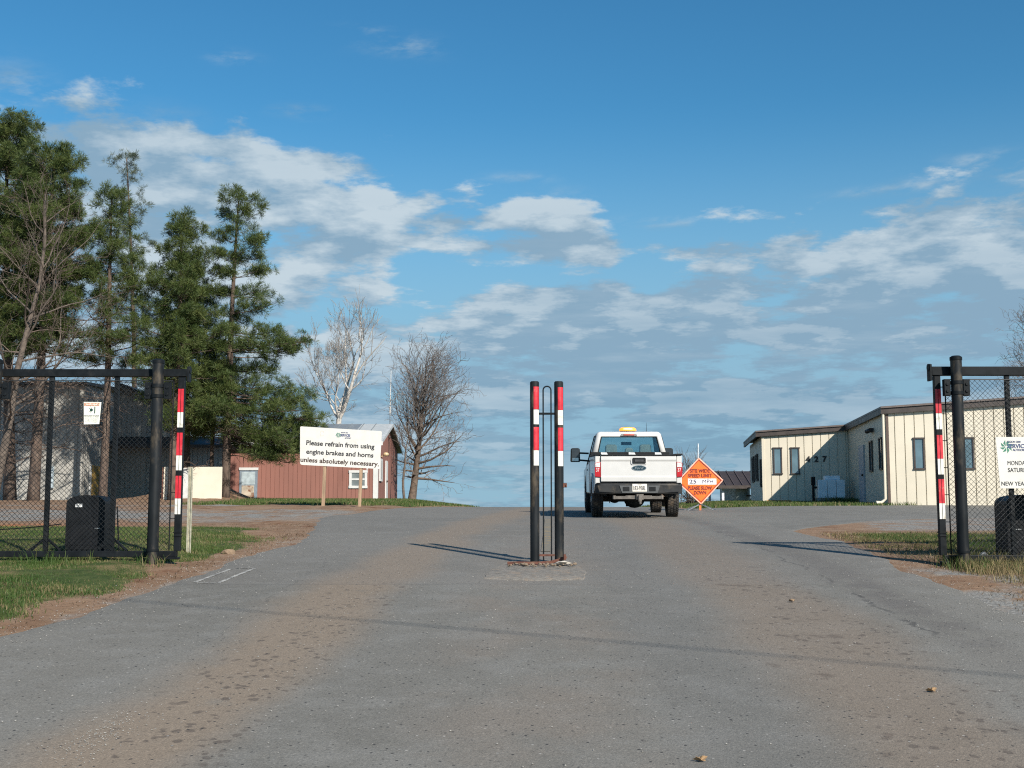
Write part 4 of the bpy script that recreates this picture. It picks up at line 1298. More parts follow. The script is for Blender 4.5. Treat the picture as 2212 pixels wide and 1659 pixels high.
# ---- grey metal barn, two blocks in one building
GREYW = M('pale_grey_steel', (.37, .36, .33), rough=.55, var=.07, scale=1.0, col2=(.29, .28, .255), lo=.5, hi=.8, stretch=(1, 1, .4))
GREYD = M('mid_grey_steel', (.36, .37, .37), rough=.55, var=.08, scale=1.2)
YA = 50.0; zb = G(-22, YA) - .1
bx1 = X(178, YA, 1000); bx0 = bx1 - 14
barn = thing('metal_barn', (bx1, YA, zb), 'tall pale grey corrugated metal barn behind the pines on the left', 'barn')
zt = Z(832, YA) - zb
rib_wall((-14, 0), (0, 0), -.5, zt, zt, .46, .05, .02, GREYW, 'wall', barn)
rib_wall((0, 0), (0, 4.0), -.5, zt, zt, .23, .06, .035, GREYW, 'wall', barn)
YBk = 54.0
xr0 = 0; xr1 = X(330, YBk, 850) - bx1; xpk = X(266, YBk, 850) - bx1
zpk = Z(836, YBk) - zb; zlo = Z(862, YBk) - zb
rib_wall((xr0, 4.0), (xpk, 4.0), -.5, zpk, zpk, .23, .06, .03, GREYW, 'wall', barn)
rib_wall((xpk, 4.0), (xr1 + 1.2, 4.0), -.5, zpk, zlo - .55, .23, .06, .03, GREYW, 'wall', barn)
xl1 = X(476, 53, 1000) - bx1
zl = Z(966, 53) - zb
rib_wall((xr1 + 1.2, 4.0), (xl1, 4.0), -.5, zl + .1, zl + .1, .23, .05, .03, GREYD, 'wall', barn)
mb = MB(); mb.bb(xl1 - .02, xl1 + .12, 3.85, 3.99, -.5, zl); mb.build('corner_trim', TRIMW, barn)
# roofs
mb = MB()
mb.add([(-14, -.25, zt), (.15, -.25, zt), (.15, 12, zt + .5), (-14, 12, zt + .5), (-14, -.25, zt + .12), (.15, -.25, zt + .12), (.15, 12, zt + .62), (-14, 12, zt + .62)], [(0, 3, 2, 1), (4, 5, 6, 7), (0, 1, 5, 4), (1, 2, 6, 5), (2, 3, 7, 6), (3, 0, 4, 7)])
mb.prism([(.16, zpk), (xpk, zpk), (xr1 + 1.4, zlo - .62), (xr1 + 1.4, zlo - .48), (xpk, zpk + .14), (.16, zpk + .14)], 1, 3.7, 16)
mb.build('roof', DKBROWN, barn)
mb = MB(); xa_ = X(207, 52, 960) - bx1
mb.add([(xa_, 3.0, zl - .02), (xl1 + .25, 3.0, zl - .02), (xl1 + .25, 4.0, zl + .42), (xa_, 4.0, zl + .42), (xa_, 3.0, zl + .12), (xl1 + .25, 3.0, zl + .12), (xl1 + .25, 4.0, zl + .52), (xa_, 4.0, zl + .52)], [(0, 3, 2, 1), (4, 5, 6, 7), (0, 1, 5, 4), (1, 2, 6, 5), (2, 3, 7, 6), (3, 0, 4, 7)])
mb.build('awning', DKBROWN, barn)
# ochre door in the side wall
mb = MB(); mb.bb(.002, .05, 1.0, 2.5, -.1, Z(1005, 51) - zb); mb.build('door', M('ochre_door', (.36, .23, .06), rough=.6, var=.12), barn)
mb = MB(); mb.bb(.002, .06, .86, .99, -.1, Z(1003, 51) - zb); mb.bb(.002, .06, 2.51, 2.64, -.1, Z(1003, 51) - zb); mb.build('door_frame', TRIMW, barn)
mb = MB(); x_ = X(112, YA, 1000) - bx1; mb.bb(x_ - .12, x_ + .12, -.12, -.002, .6, 1.5); mb.build('meter_box', M('pale_blue_box', (.42, .50, .55), rough=.5), barn)

# ---- white boards on the bank
yb = 46.3; x0, x1 = X(356.5, yb), X(482, yb); zt, zb = Z(1008.5, yb), Z(1080, yb)
bd = thing('white_panel', ((x0 + x1) / 2, yb, zb), 'low white board fence panel with a grey strip standing on bare earth among the pines', 'panel')
w = x1 - x0; h = zt - zb
s0, s1 = -w / 2 + w * .27, -w / 2 + w * .455
PLY = M('cream_plywood', (.62, .56, .45), rough=.65, var=.05, scale=1.5, col2=(.62, .50, .34), lo=.6, hi=.78)
mb = MB(); mb.bb(-w / 2, s0 - .004, -.02, .02, 0, h); mb.build('board', PLY, bd)
mb = MB(); mb.bb(s0, s1 - .004, -.03, .02, 0, h - .01); mb.build('grey_strip', M('grey_strip', (.52, .52, .50), rough=.6), bd)
mb = MB(); mb.bb(s1, w / 2, -.02, .02, 0, h); mb.build('board', PLY, bd)
for q in (-w / 2 - .04, w / 2 - .3):
    mb = MB(); mb.bb(q - .04, q + .04, .022, .10, -.5, h * .98); mb.build('post', RUST if q < 0 else TIMBER, bd)

# ---- notice board
yn = 35.0
c0, c1, c2, c3 = (648.5, 921), (825, 931.5), (820.5, 1013), (648, 1004)
ns = thing('notice_sign', (X(735, yn, 960), yn, G(X(735, yn), yn)), 'white notice board about engine brakes on two wooden posts before the red building', 'sign')
loc = ns.location
tl, tr_, br_, bl_ = [P(px, py, yn) - loc for px, py in (c0, c1, c2, c3)]
u = (tr_ - tl).normalized(); wv_ = tr_ - tl
def bp(s, tt):
    """point of the board: s,tt in 0..1 from the top left"""
    a = tl.lerp(tr_, s); b = bl_.lerp(br_, s); return a.lerp(b, tt)
rad = .05; outline = []
H_ = (bl_ - tl).length; W_ = wv_.length
for (cs, ct, a0) in ((0, 0, 180), (0, 1, 90), (1, 1, 0), (1, 0, -90)):
    r_ = .03 if cs else .06
    for k in range(5):
        a = math.radians(a0 - 0 + (90 - k * 22.5) * -1 + 0) if False else None
for (cs, ct) in ((0, 0), (1, 0), (1, 1), (0, 1)):
    r_ = .07 if (cs, ct) == (0, 1) else .035
    ru, rv = r_ / W_, r_ / H_
    ccx = ru if cs == 0 else 1 - ru; ccy = rv if ct == 0 else 1 - rv
    st = {(0, 0): 180, (1, 0): 270, (1, 1): 0, (0, 1): 90}[(cs, ct)]
    for k in range(5):
        a = math.radians(st + 22.5 * k)
        outline.append((ccx + ru * math.cos(a), ccy + rv * math.sin(a)))
vs = [bp(*o_) for o_ in outline]; n_ = len(vs)
mb = MB(); mb.add([v + Vector((0, -.006, 0)) for v in vs] + [v + Vector((0, .012, 0)) for v in vs], [tuple(range(n_)), tuple(range(2 * n_ - 1, n_ - 1, -1))] + [(i, n_ + i, n_ + (i + 1) % n_, (i + 1) % n_) for i in range(n_)])
pan = mb.build('panel', WHITE_BOARD, ns)
mid = lambda s, tt: bp(s, tt) + Vector((0, -.0075, 0))
rt = (tr_ - tl); rt.y = 0; up = Vector((-rt.z, 0, rt.x)).normalized()
for body, y_, s0, s1, hh in (('Please refrain from using', .435, .082, .915, .165), ('engine brakes and horns', .665, .085, .905, .160), ('unless absolutely necessary.', .885, .018, .975, .160)):
    c = mid((s0 + s1) / 2, y_)
    text('lettering', body, BROWN_INK if y_ > .8 else INK, pan, c, width=(s1 - s0) * W_, height=hh * H_, right=rt, up=up, bold=.022, depth=.003)
# emblem
e = thing
mb = MB(); pc = mid(.47, .17); pinwheel(mb, (pc.x, pc.z), .088, pc.y); mb.build('emblem', GREEN_INK, pan)
text('lettering', 'SERVICES', NAVY_INK, pan, mid(.556, .165), width=.285, height=.075, right=rt, up=up, bold=.03, depth=.003)
text('lettering', 'REGION 2000', NAVY_INK, pan, mid(.545, .095), width=.19, height=.03, right=rt, up=up, bold=.01, depth=.003)
text('lettering', 'AUTHORITY', NAVY_INK, pan, mid(.59, .235), width=.19, height=.04, right=rt, up=up, bold=.02, depth=.003)
for px, pyb, pxb in ((704, 1096, 699), (783, 1096, 777)):
    xt, xb = X(px, yn) - loc.x, X(pxb, yn) - loc.x
    zt = Z(935, yn) - loc.z
    gb = G(xb + loc.x, yn + .06) - loc.z
    mb = MB(); mb.bar((xb, .065, gb - .3), (xt, .065, zt), .105, .09); mb.build('post', TIMBER, ns, bevel=.006)
# stains on the board: rust ring left by an older fitting
mb = MB(); rc = mid(.27, .15)
mb.tube([(rc.x + .055 * math.cos(a), rc.y + .001, rc.z + .075 * math.sin(a)) for a in np.linspace(.3, 5.6, 22)], .006, 5); mb.build('glue_ring', M('old_glue', (.55, .49, .44), rough=.9), pan)

# ---- orange speed sign with its stand
yo = 34.0
ce = P(1512, 1039, yo); r_ = 49 * yo / FPX
gx_ = ce.x; gz_ = G(gx_, yo)
os_ = thing('speed_sign', (ce.x, yo, gz_), 'orange diamond fabric sign with speed limit 25 standing right of the pickup', 'sign')
cz = ce.z - gz_
FAB = M('orange_fabric', (.86, .145, .010), rough=.5, var=.06, scale=3, bump=.25, bscale=6)
rot_ = math.radians(2)
def dm(rr, q):
    a = math.radians(90 * q) + rot_
    return (-rr * math.sin(a) * 0 + rr * math.cos(a), rr * math.sin(a))
vs = []; fs = []
n = 14
for i in range(n + 1):
    for j in range(n + 1):
        s, t_ = i / n, j / n
        p0, p1, p2, p3 = [Vector(dm(r_, q)) for q in range(4)]
        p = p0.lerp(p1, s).lerp(p3.lerp(p2, s), t_)
        bul = .004 * math.sin(9 * s + 4 * t_)
        vs.append((p.x, bul, cz + p.y))
for i in range(n):
    for j in range(n):
        k = i * (n + 1) + j; fs.append((k, k + 1, k + n + 2, k + n + 1))
mb = MB(); mb.add(vs, fs); fab = mb.build('fabric', FAB, os_, smooth='all')
sd = fab.modifiers.new('thickness', 'SOLIDIFY'); sd.thickness = .006; sd.offset = 0
mb = MB()
for q in range(4):
    a, b2 = Vector(dm(r_ * .93, q)), Vector(dm(r_ * .93, q + 1))
    mb.bar((a.x, -.010, cz + a.y), (b2.x, -.010, cz + b2.y), .004, .022)
mb.build('border', M('dark_red_border', (.30, .03, .012), rough=.5), fab)
mb = MB()
for q in range(4):
    a, b2 = Vector(dm(r_ * 1.0, q)), Vector(dm(r_ * 1.0, q + 1))
    mb.bar((a.x, -.008, cz + a.y), (b2.x, -.008, cz + b2.y), .018, .030)
mb.build('hem', M('pink_orange_hem', (.95, .42, .30), rough=.5), fab)
SI = M('dark_red_lettering', (.20, .022, .012), rough=.6)
for body, dz, w_, h_ in (('SITE WIDE', .285, .56, .105), ('SPEED LIMIT', .155, .68, .105), ('PLEASE SLOW', -.195, .68, .105), ('DOWN', -.325, .34, .105)):
    text('lettering', body, SI, fab, (0.0, -.010, cz + dz), width=w_, height=h_, bold=.03, depth=.003)
mb = MB(); mb.bb(-.34, .46, -.014, -.009, cz - .10, cz + .065); pt = mb.build('patch', M('white_patch', (.82, .80, .80), rough=.45, var=.03, scale=8), fab)
text('lettering', '25', M('purple_ink', (.05, .03, .08), rough=.6), pt, (-.20, -.016, cz - .015), width=.20, height=.115, bold=.02, depth=.003)
text('lettering', 'MPH', M('purple_ink', (.05, .03, .08), rough=.6), pt, (.22, -.016, cz - .015), width=.30, height=.115, bold=.0, depth=.003)
mb = MB()
for q in (0, 1):
    a, b2 = Vector(dm(r_ * .98, q)), Vector(dm(r_ * .98, q + 2)); mb.bar((a.x, .07, cz + a.y), (b2.x, .07, cz + b2.y), .022, .012)
mb.build('crossrib', GALV, os_)
mb = MB(); mb.tube([(0, .09, 0.1), (-.03, .09, cz + r_), (-.02, .09, cz + r_ + .42)], [.018, .014, .012], 8); mb.build('mast', M('white_rod', (.75, .78, .8), rough=.4), os_, smooth=True)
mb = MB(); mb.bb(-.03, .03, .03, .10, -.02, cz - r_ + .05); mb.build('upright', M('orange_steel', (.6, .16, .04), rough=.5), os_)
for a in (35, 145, 215, 325):
    ca, sa = math.cos(math.radians(a)), math.sin(math.radians(a))
    zz = G(gx_ + ca * .5, yo + sa * .5) - gz_
    mb = MB(); mb.bar((0, .065, .18), (ca * .5, sa * .5, zz + .01), .025); mb.build('leg', GALV, os_)

# overhead line behind the camera: its shadow crosses the road
hz = 9.0; dirs = to_sun / to_sun.z
def cable_pt(gx0, gy0, h):
    return Vector((gx0, gy0, G(gx0, gy0))) + dirs * h
pA, pB = gp(330, 1302), gp(2212, 1465)
a = cable_pt(pA[0], pA[1], hz); b2 = cable_pt(pB[0], pB[1], hz)
d = (b2 - a).normalized()
a = a - d * 25; b2 = b2 + d * 25
mb = MB(); mb.tube([a.lerp(b2, k / 40) - Vector((0, 0, .35 * (1 - (2 * k / 40 - 1) ** 2) - .3)) for k in range(41)], .0125, 8)
tag(mb.build('power_cable', BLACK, smooth=True), 'overhead cable above the photographer that throws a thin shadow across the road', 'cable')
# ---------------------------------------------------------------- trees
def needle_material(name, c1, c2, c3):
    m = bpy.data.materials.new(name); m.use_nodes = True
    t = m.node_tree; N = NT(t); b = t.nodes['Principled BSDF']
    g = t.nodes.new('ShaderNodeNewGeometry'); pos = g.outputs['Position']
    ta = t.nodes.new('ShaderNodeAttribute'); ta.attribute_name = 'tone'; r = ta.outputs['Fac']
    c = N.mix(N.step(N.noise(pos, .9, 4), .35, .65), c1, c2)
    c = N.mix(N.math('MULTIPLY', N.step(r, .55, 1.0), .7), c, c3)
    t.links.new(c, b.inputs['Base Color']); b.inputs['Roughness'].default_value = .6; b.inputs['Specular IOR Level'].default_value = .35
    tl = t.nodes.new('ShaderNodeBsdfTranslucent'); t.links.new(c, tl.inputs[0])
    mx = t.nodes.new('ShaderNodeMixShader'); mx.inputs[0].default_value = .25
    t.links.new(b.outputs[0], mx.inputs[1]); t.links.new(tl.outputs[0], mx.inputs[2])
    t.links.new(mx.outputs[0], t.nodes['Material Output'].inputs[0])
    return m


NEEDLE = needle_material('pine_needles', (.048, .077, .019), (.076, .106, .027), (.14, .158, .046))
NEEDLE_G = needle_material('grey_pine_needles', (.075, .100, .062), (.105, .130, .085), (.15, .17, .12))


def needle_mesh(T, seed, mat, nn):
    """bundles of flat needles: T rows are position, direction, size"""
    r = np.random.default_rng(seed)
    n = len(T); p = np.repeat(T[:, :3], nn, 0); d = T[:, 3:6] / np.linalg.norm(T[:, 3:6], axis=1)[:, None]; d = np.repeat(d, nn, 0); s = np.repeat(T[:, 6], nn)
    m = len(p)
    rv = r.normal(size=(m, 3)); rv /= np.linalg.norm(rv, axis=1)[:, None]
    dd = d * r.uniform(.25, 1.1, m)[:, None] + rv * .95
    dd /= np.linalg.norm(dd, axis=1)[:, None]
    L = s * r.uniform(.7, 1.25, m); w = s * .034
    sd = np.cross(dd, r.normal(size=(m, 3))); sd /= np.linalg.norm(sd, axis=1)[:, None] + 1e-9; sd *= w[:, None]
    V = np.empty((m, 4, 3))
    V[:, 0] = p + dd * (L * .05)[:, None] - sd * .4; V[:, 1] = p + dd * (L * .6)[:, None] + sd
    V[:, 2] = p + dd * L[:, None]; V[:, 3] = p + dd * (L * .55)[:, None] - sd
    me = bpy.data.meshes.new('crown')
    me.vertices.add(m * 4); me.vertices.foreach_set('co', V.ravel())
    me.loops.add(m * 4); me.loops.foreach_set('vertex_index', np.arange(m * 4, dtype=np.int32))
    me.polygons.add(m); me.polygons.foreach_set('loop_start', (np.arange(m) * 4).astype(np.int32))
    # every bundle carries its own random tone
    at = me.attributes.new('tone', 'FLOAT', 'POINT'); at.data.foreach_set('value', np.repeat(r.random(n), nn * 4).astype(np.float32))
    me.update(calc_edges=True); me.materials.append(mat)
    o = bpy.data.objects.new('crown', me); COL.objects.link(o)
    return o


def pine(label, base, top, Y, env, t0, seed, group='tall pines on the left', n_limbs=70, dens=1.0, dead=(0, .2, .5), r0=.16, mat=None, tuft=1.0, name='pine_tree', needles=20, wander=.12, whorls=0, extra=(), inner=.74):
    """base, top: picture points at distance Y; env: (py, left px, right px) crown reach"""
    R = random.Random(seed)
    xb, xt = X(base[0], Y, base[1]), X(top[0], Y, top[1]); zb = G(xb, Y); zt = Z(top[1], Y)
    t = thing(name, (xb, Y, zb), label, 'pine tree', group)
    H = zt - zb; k = Y / FPX
    ph = R.uniform(0, 6)
    def axis_(q):
        return Vector(((xt - xb) * q + wander * math.sin(3.2 * q + ph) * q, wander * 1.5 * math.sin(2.7 * q + ph * 2) * q, H * q))
    tr = MB()
    n = 16
    tr.tube([axis_(i / n) - Vector((0, 0, .25 if i == 0 else 0)) for i in range(n + 1)], [r0 * (1.18 if i == 0 else 1) * (1 - .9 * (i / n) ** 1.15) + .012 for i in range(n + 1)], 9)
    # envelope in metres against trunk fraction
    ev = sorted(((Z(py, Y) - zb) / H, l * k, r * k) for py, l, r in env)
    eq = [e[0] for e in ev]
    def reach(q, az):
        l = float(np.interp(q, eq, [e[1] for e in ev])); r = float(np.interp(q, eq, [e[2] for e in ev]))
        c = math.cos(az)
        side = r if c > 0 else l
        m = (l + r) / 2
        return side * abs(c) + m * (1 - abs(c))
    tufts = []
    def add_tuft(p, d, s):
        tufts.append((p.x, p.y, p.z, d.x, d.y, d.z, s))
    az = R.uniform(0, 6.28)
    plan = []
    for i in range(n_limbs):
        f = (i + R.random()) / n_limbs
        if whorls:
            f = (math.floor(f * whorls) + .5 + R.gauss(0, .09)) / whorls
        q = t0 + (1 - t0) * min(1, max(0, f)) ** .92
        az += 2.399 + R.uniform(-.5, .5)
        plan.append((q, az, reach(q, az) * R.uniform(.55, 1.08)))
    for py, az_, Lp in extra:
        plan.append(((Z(py, Y) - zb) / H, az_, Lp * k))
    for q, az, L in plan:
        if L < .15:
            L = .15
        p0 = axis_(q)
        rise = (.55 * (q - .45)) * L + R.uniform(-.12, .18) * L
        if q > .9:
            rise += .5 * L
        d = Vector((math.cos(az), math.sin(az), 0))
        sidev = Vector((-d.y, d.x, 0))
        cv = R.uniform(-.15, .15) * L
        pts = []
        for j in range(6):
            s = j / 5
            pts.append(p0 + d * L * s + sidev * cv * math.sin(3.14 * s) + Vector((0, 0, rise * s + .16 * L * (s * s - s))))
        rl = max(.008, r0 * .30 * (1 - q * .75) * min(1, L / 1.5))
        tr.tube(pts, [rl * (1 - .85 * j / 5) for j in range(6)], 4, caps=False)
        nt = max(2, int(L * 7.4 * dens + R.random()))
        for j in range(nt):
            s = 1 - (R.random() ** 1.2) * inner
            pj = min(4.999, s * 5); a = int(pj); base_p = pts[a].lerp(pts[a + 1], pj - a)
            spread = .36 * L * (1.15 - s * .75) + .06
            off = sidev * R.gauss(0, spread * .6) + Vector((0, 0, R.gauss(.10, .05 + (.04 if whorls else .065) * L))) + d * R.uniform(-.1, .12)
            if j == 0:
                base_p = pts[5]; off = Vector((0, 0, .04))
            c = base_p + off
            if L > .5:
                tr.tube([base_p - d * .15 * L * s, base_p.lerp(c, .6), c], [rl * .35, .009, .006], 3, caps=False)
            od = (off * .8 + d * .6 + Vector((0, 0, .6))).normalized()
            for q2 in range(6):
                e = Vector((R.gauss(0, 1), R.gauss(0, 1), R.gauss(.15, .8))) * (.105 * tuft * R.uniform(.7, 1.2))
                add_tuft(c + e, (od + e * 4.5), .20 * tuft * R.uniform(.8, 1.25))
    # leader
    for j in range(8):
        add_tuft(axis_(1 - j * .006 * 2) + Vector((R.gauss(0, .06), R.gauss(0, .06), 0)), Vector((R.gauss(0, .5), R.gauss(0, .5), 1)), .20 * tuft)
    # dead lower limbs
    nd, d0, d1 = dead
    for i in range(nd):
        q = R.uniform(d0, d1); a = R.uniform(0, 6.28); L = R.uniform(.8, 2.6) * (1 if q > .3 else .7)
        p = axis_(q); d = Vector((math.cos(a), math.sin(a), R.uniform(-.35, .25))).normalized()
        pts = [p]
        for j in range(5):
            d = (d + Vector((R.gauss(0, .14), R.gauss(0, .14), R.gauss(.02, .12)))).normalized(); pts.append(pts[-1] + d * L / 5)
        tr.tube(pts, [.028 * (1 - j / 6) + .005 for j in range(6)], 4, caps=False)
        for j in range(1, 6):
            for q2 in range(2):
                dd = (d + Vector((R.gauss(0, .7), R.gauss(0, .7), R.gauss(0, .5)))).normalized()
                l2 = R.uniform(.2, .7)
                tr.tube([pts[j], pts[j] + dd * l2 * .5 + Vector((0, 0, R.gauss(0, .05))), pts[j] + dd * l2 + Vector((0, 0, R.gauss(0, .1)))], [.010, .007, .004], 3, caps=False)
    tr.build('trunk', BARK, t, smooth='all')
    crown = needle_mesh(np.array(tufts), seed, mat or NEEDLE, needles)
    crown.parent = t
    return t


pine('big broad pine at the left edge of the photo', (22, 1085), (14, 276), 48,
     [(276, 20, 25), (320, 90, 75), (400, 150, 115), (500, 190, 150), (600, 190, 160), (680, 150, 130), (760, 120, 110), (830, 80, 90)], .42, 11, n_limbs=104, dens=1.2, dead=(26, .12, .5), r0=.23, whorls=16)
pine('pine with the highest crown right of the left edge tree, long bare lower trunk', (72, 1085), (118, 328), 45.5,
     [(328, 15, 20), (380, 70, 60), (450, 105, 90), (540, 125, 115), (610, 130, 110), (680, 110, 115), (760, 100, 140), (800, 70, 150)], .40, 12, n_limbs=100, dens=1.2, dead=(30, .12, .5), r0=.21, whorls=16)
pine('slender straight pine behind the operator cabinet with its crown halfway up', (222, 1070), (250, 425), 46,
     [(425, 18, 22), (480, 38, 50), (540, 50, 75), (600, 45, 85), (650, 30, 95), (700, 15, 100), (760, 25, 120), (800, 15, 100)], .44, 13, n_limbs=62, dens=1.0, dead=(22, .2, .62), r0=.155)
pine('thin grey green pine with an open spire rising behind the slender pine', (292, 1083), (279, 343), 56,
     [(343, 8, 14), (380, 30, 34), (430, 40, 38), (470, 30, 36), (530, 20, 60), (600, 10, 55), (680, 20, 50)], .52, 14, n_limbs=44, dens=.40, r0=.13, mat=NEEDLE_G, tuft=1.0)
pine('full dark green pine behind the red and white gate edge', (372, 1078), (386, 478), 46,
     [(478, 14, 22), (520, 32, 42), (580, 50, 66), (650, 72, 92), (720, 92, 112), (800, 105, 125), (870, 60, 120), (930, 25, 100)], .24, 15, n_limbs=104, dens=1.05, dead=(6, .1, .3), r0=.16, whorls=20)
pine('second full pine standing just behind the dark green one, top lower', (402, 1078), (408, 560), 49,
     [(560, 12, 16), (620, 40, 44), (680, 62, 70), (760, 85, 90), (840, 80, 110), (900, 50, 110)], .28, 16, n_limbs=64, dens=.85, r0=.15)
pine('tall pine at the right of the group with limbs reaching over the red building', (486, 1066), (514, 433), 47,
     [(433, 16, 20), (470, 40, 48), (520, 62, 78), (560, 60, 100), (610, 48, 108), (650, 25, 118), (700, 12, 100), (730, 25, 150), (770, 30, 140), (815, 50, 145), (860, 70, 180), (895, 80, 195), (930, 70, 130), (955, 40, 90)], .175, 17, n_limbs=80, dens=.84, dead=(10, .1, .4), r0=.165, whorls=13, inner=.62, extra=[(905, .15, 212), (890, -.3, 200), (868, .5, 190), (915, -.6, 190), (925, .35, 170), (880, .05, 205), (845, -.15, 170), (755, .1, 165), (748, -.4, 150), (770, .45, 150), (900, -1.2, 120), (935, -.2, 150), (942, .3, 120), (950, .1, 190), (958, -.3, 160), (945, .5, 160), (962, .15, 120), (925, .05, 200), (938, -.15, 185), (910, 2.9, 110), (930, 3.3, 100)])
pine('low bushy young pine between the white panel and the red building roof', (455, 1066), (470, 770), 50,
     [(770, 20, 30), (820, 60, 90), (870, 80, 130), (910, 75, 150), (945, 50, 110)], .38, 19, n_limbs=46, dens=.85, r0=.10)


def bare_tree(name, label, base, Y, height, seed, mats, r0=.15, depth=6, spread=.55, lean=(0, 0), first=.28, ratio=.74, up=.10, kids=(2, 3), env=None, cat='bare tree', twig_r=.007, laterals=2, fork=None):
    R = random.Random(seed)
    xb = X(base[0], Y, base[1]); zb = G(xb, Y)
    t = thing(name, (xb, Y, zb), label, cat)
    tr = MB(); tw = MB()
    def ok(p):
        if env is None:
            return True
        q = p.z / height
        w = float(np.interp(q, [e[0] for e in env], [e[1] for e in env]))
        c = float(np.interp(q, [e[0] for e in env], [e[2] for e in env])) if len(env[0]) > 2 else 0
        return q < 1.03 and math.hypot(p.x - c, p.y) < w
    cnt = [0]
    def grow(p, d, L, r, dep):
        if cnt[0] > 9000:
            return
        cnt[0] += 1
        n = 4 if dep < 3 else 3
        pts = [p]; dd = d
        for i in range(n):
            dd = (dd + Vector((R.gauss(0, .13), R.gauss(0, .13), R.gauss(up * .5, .09)))).normalized()
            pts.append(pts[-1] + dd * L / n)
        r1 = max(twig_r * .6, r * .68)
        rs = [r + (r1 - r) * i / n for i in range(n + 1)]
        (tr if r > .03 else tw).tube(pts, rs, 8 if r > .06 else 5 if r > .02 else 3, caps=False)
        if dep >= depth or not ok(pts[-1]):
            return
        k = R.randint(*kids)
        for i in range(k):
            ax = dd.orthogonal().normalized(); ax.rotate(Matrix.Rotation(R.uniform(0, 6.28), 3, dd))
            ang = spread * (R.uniform(.15, .6) if i == 0 else R.uniform(.6, 1.25))
            nd = (dd * math.cos(ang) + ax * math.sin(ang) + Vector((0, 0, up))).normalized()
            grow(pts[-1], nd, L * ratio * R.uniform(.8, 1.15), max(twig_r, r1 * (.92 if i == 0 else .62)), dep + 1)
        for i in range(laterals):
            j = R.randint(1, n - 1); ax = dd.orthogonal().normalized(); ax.rotate(Matrix.Rotation(R.uniform(0, 6.28), 3, dd))
            nd = (dd * .45 + ax * .9 + Vector((0, 0, up))).normalized()
            grow(pts[j], nd, L * .62 * R.uniform(.6, 1.1), max(twig_r, r * .34), max(dep + 2, 2))
    pts = [Vector((0, 0, -.2))]
    n = 5; L0 = height * first
    for i in range(n + 1):
        q = i / n
        pts.append(Vector((lean[0] * q * L0 + .04 * math.sin(q * 5 + seed), lean[1] * q * L0, L0 * q)))
    tr.tube(pts, [r0 * 1.5] + [r0 * (1.25 - .3 * i / n) for i in range(n + 1)], 10, caps=False)
    d0 = Vector((lean[0], lean[1], 1)).normalized()
    if fork:
        for (dx, dy, dz, lf, rf) in fork:
            grow(pts[-1], Vector((dx, dy, dz)).normalized(), height * lf, r0 * rf, 1)
    else:
        grow(pts[-1], d0, height * .22, r0 * .9, 0)
    return t, tr, tw, grow, pts


def finish_tree(res, bark, twig):
    t, tr, tw = res[:3]
    tr.build('trunk', bark, t, smooth='all'); tw.build('crown', twig, t, smooth='all')
    return t


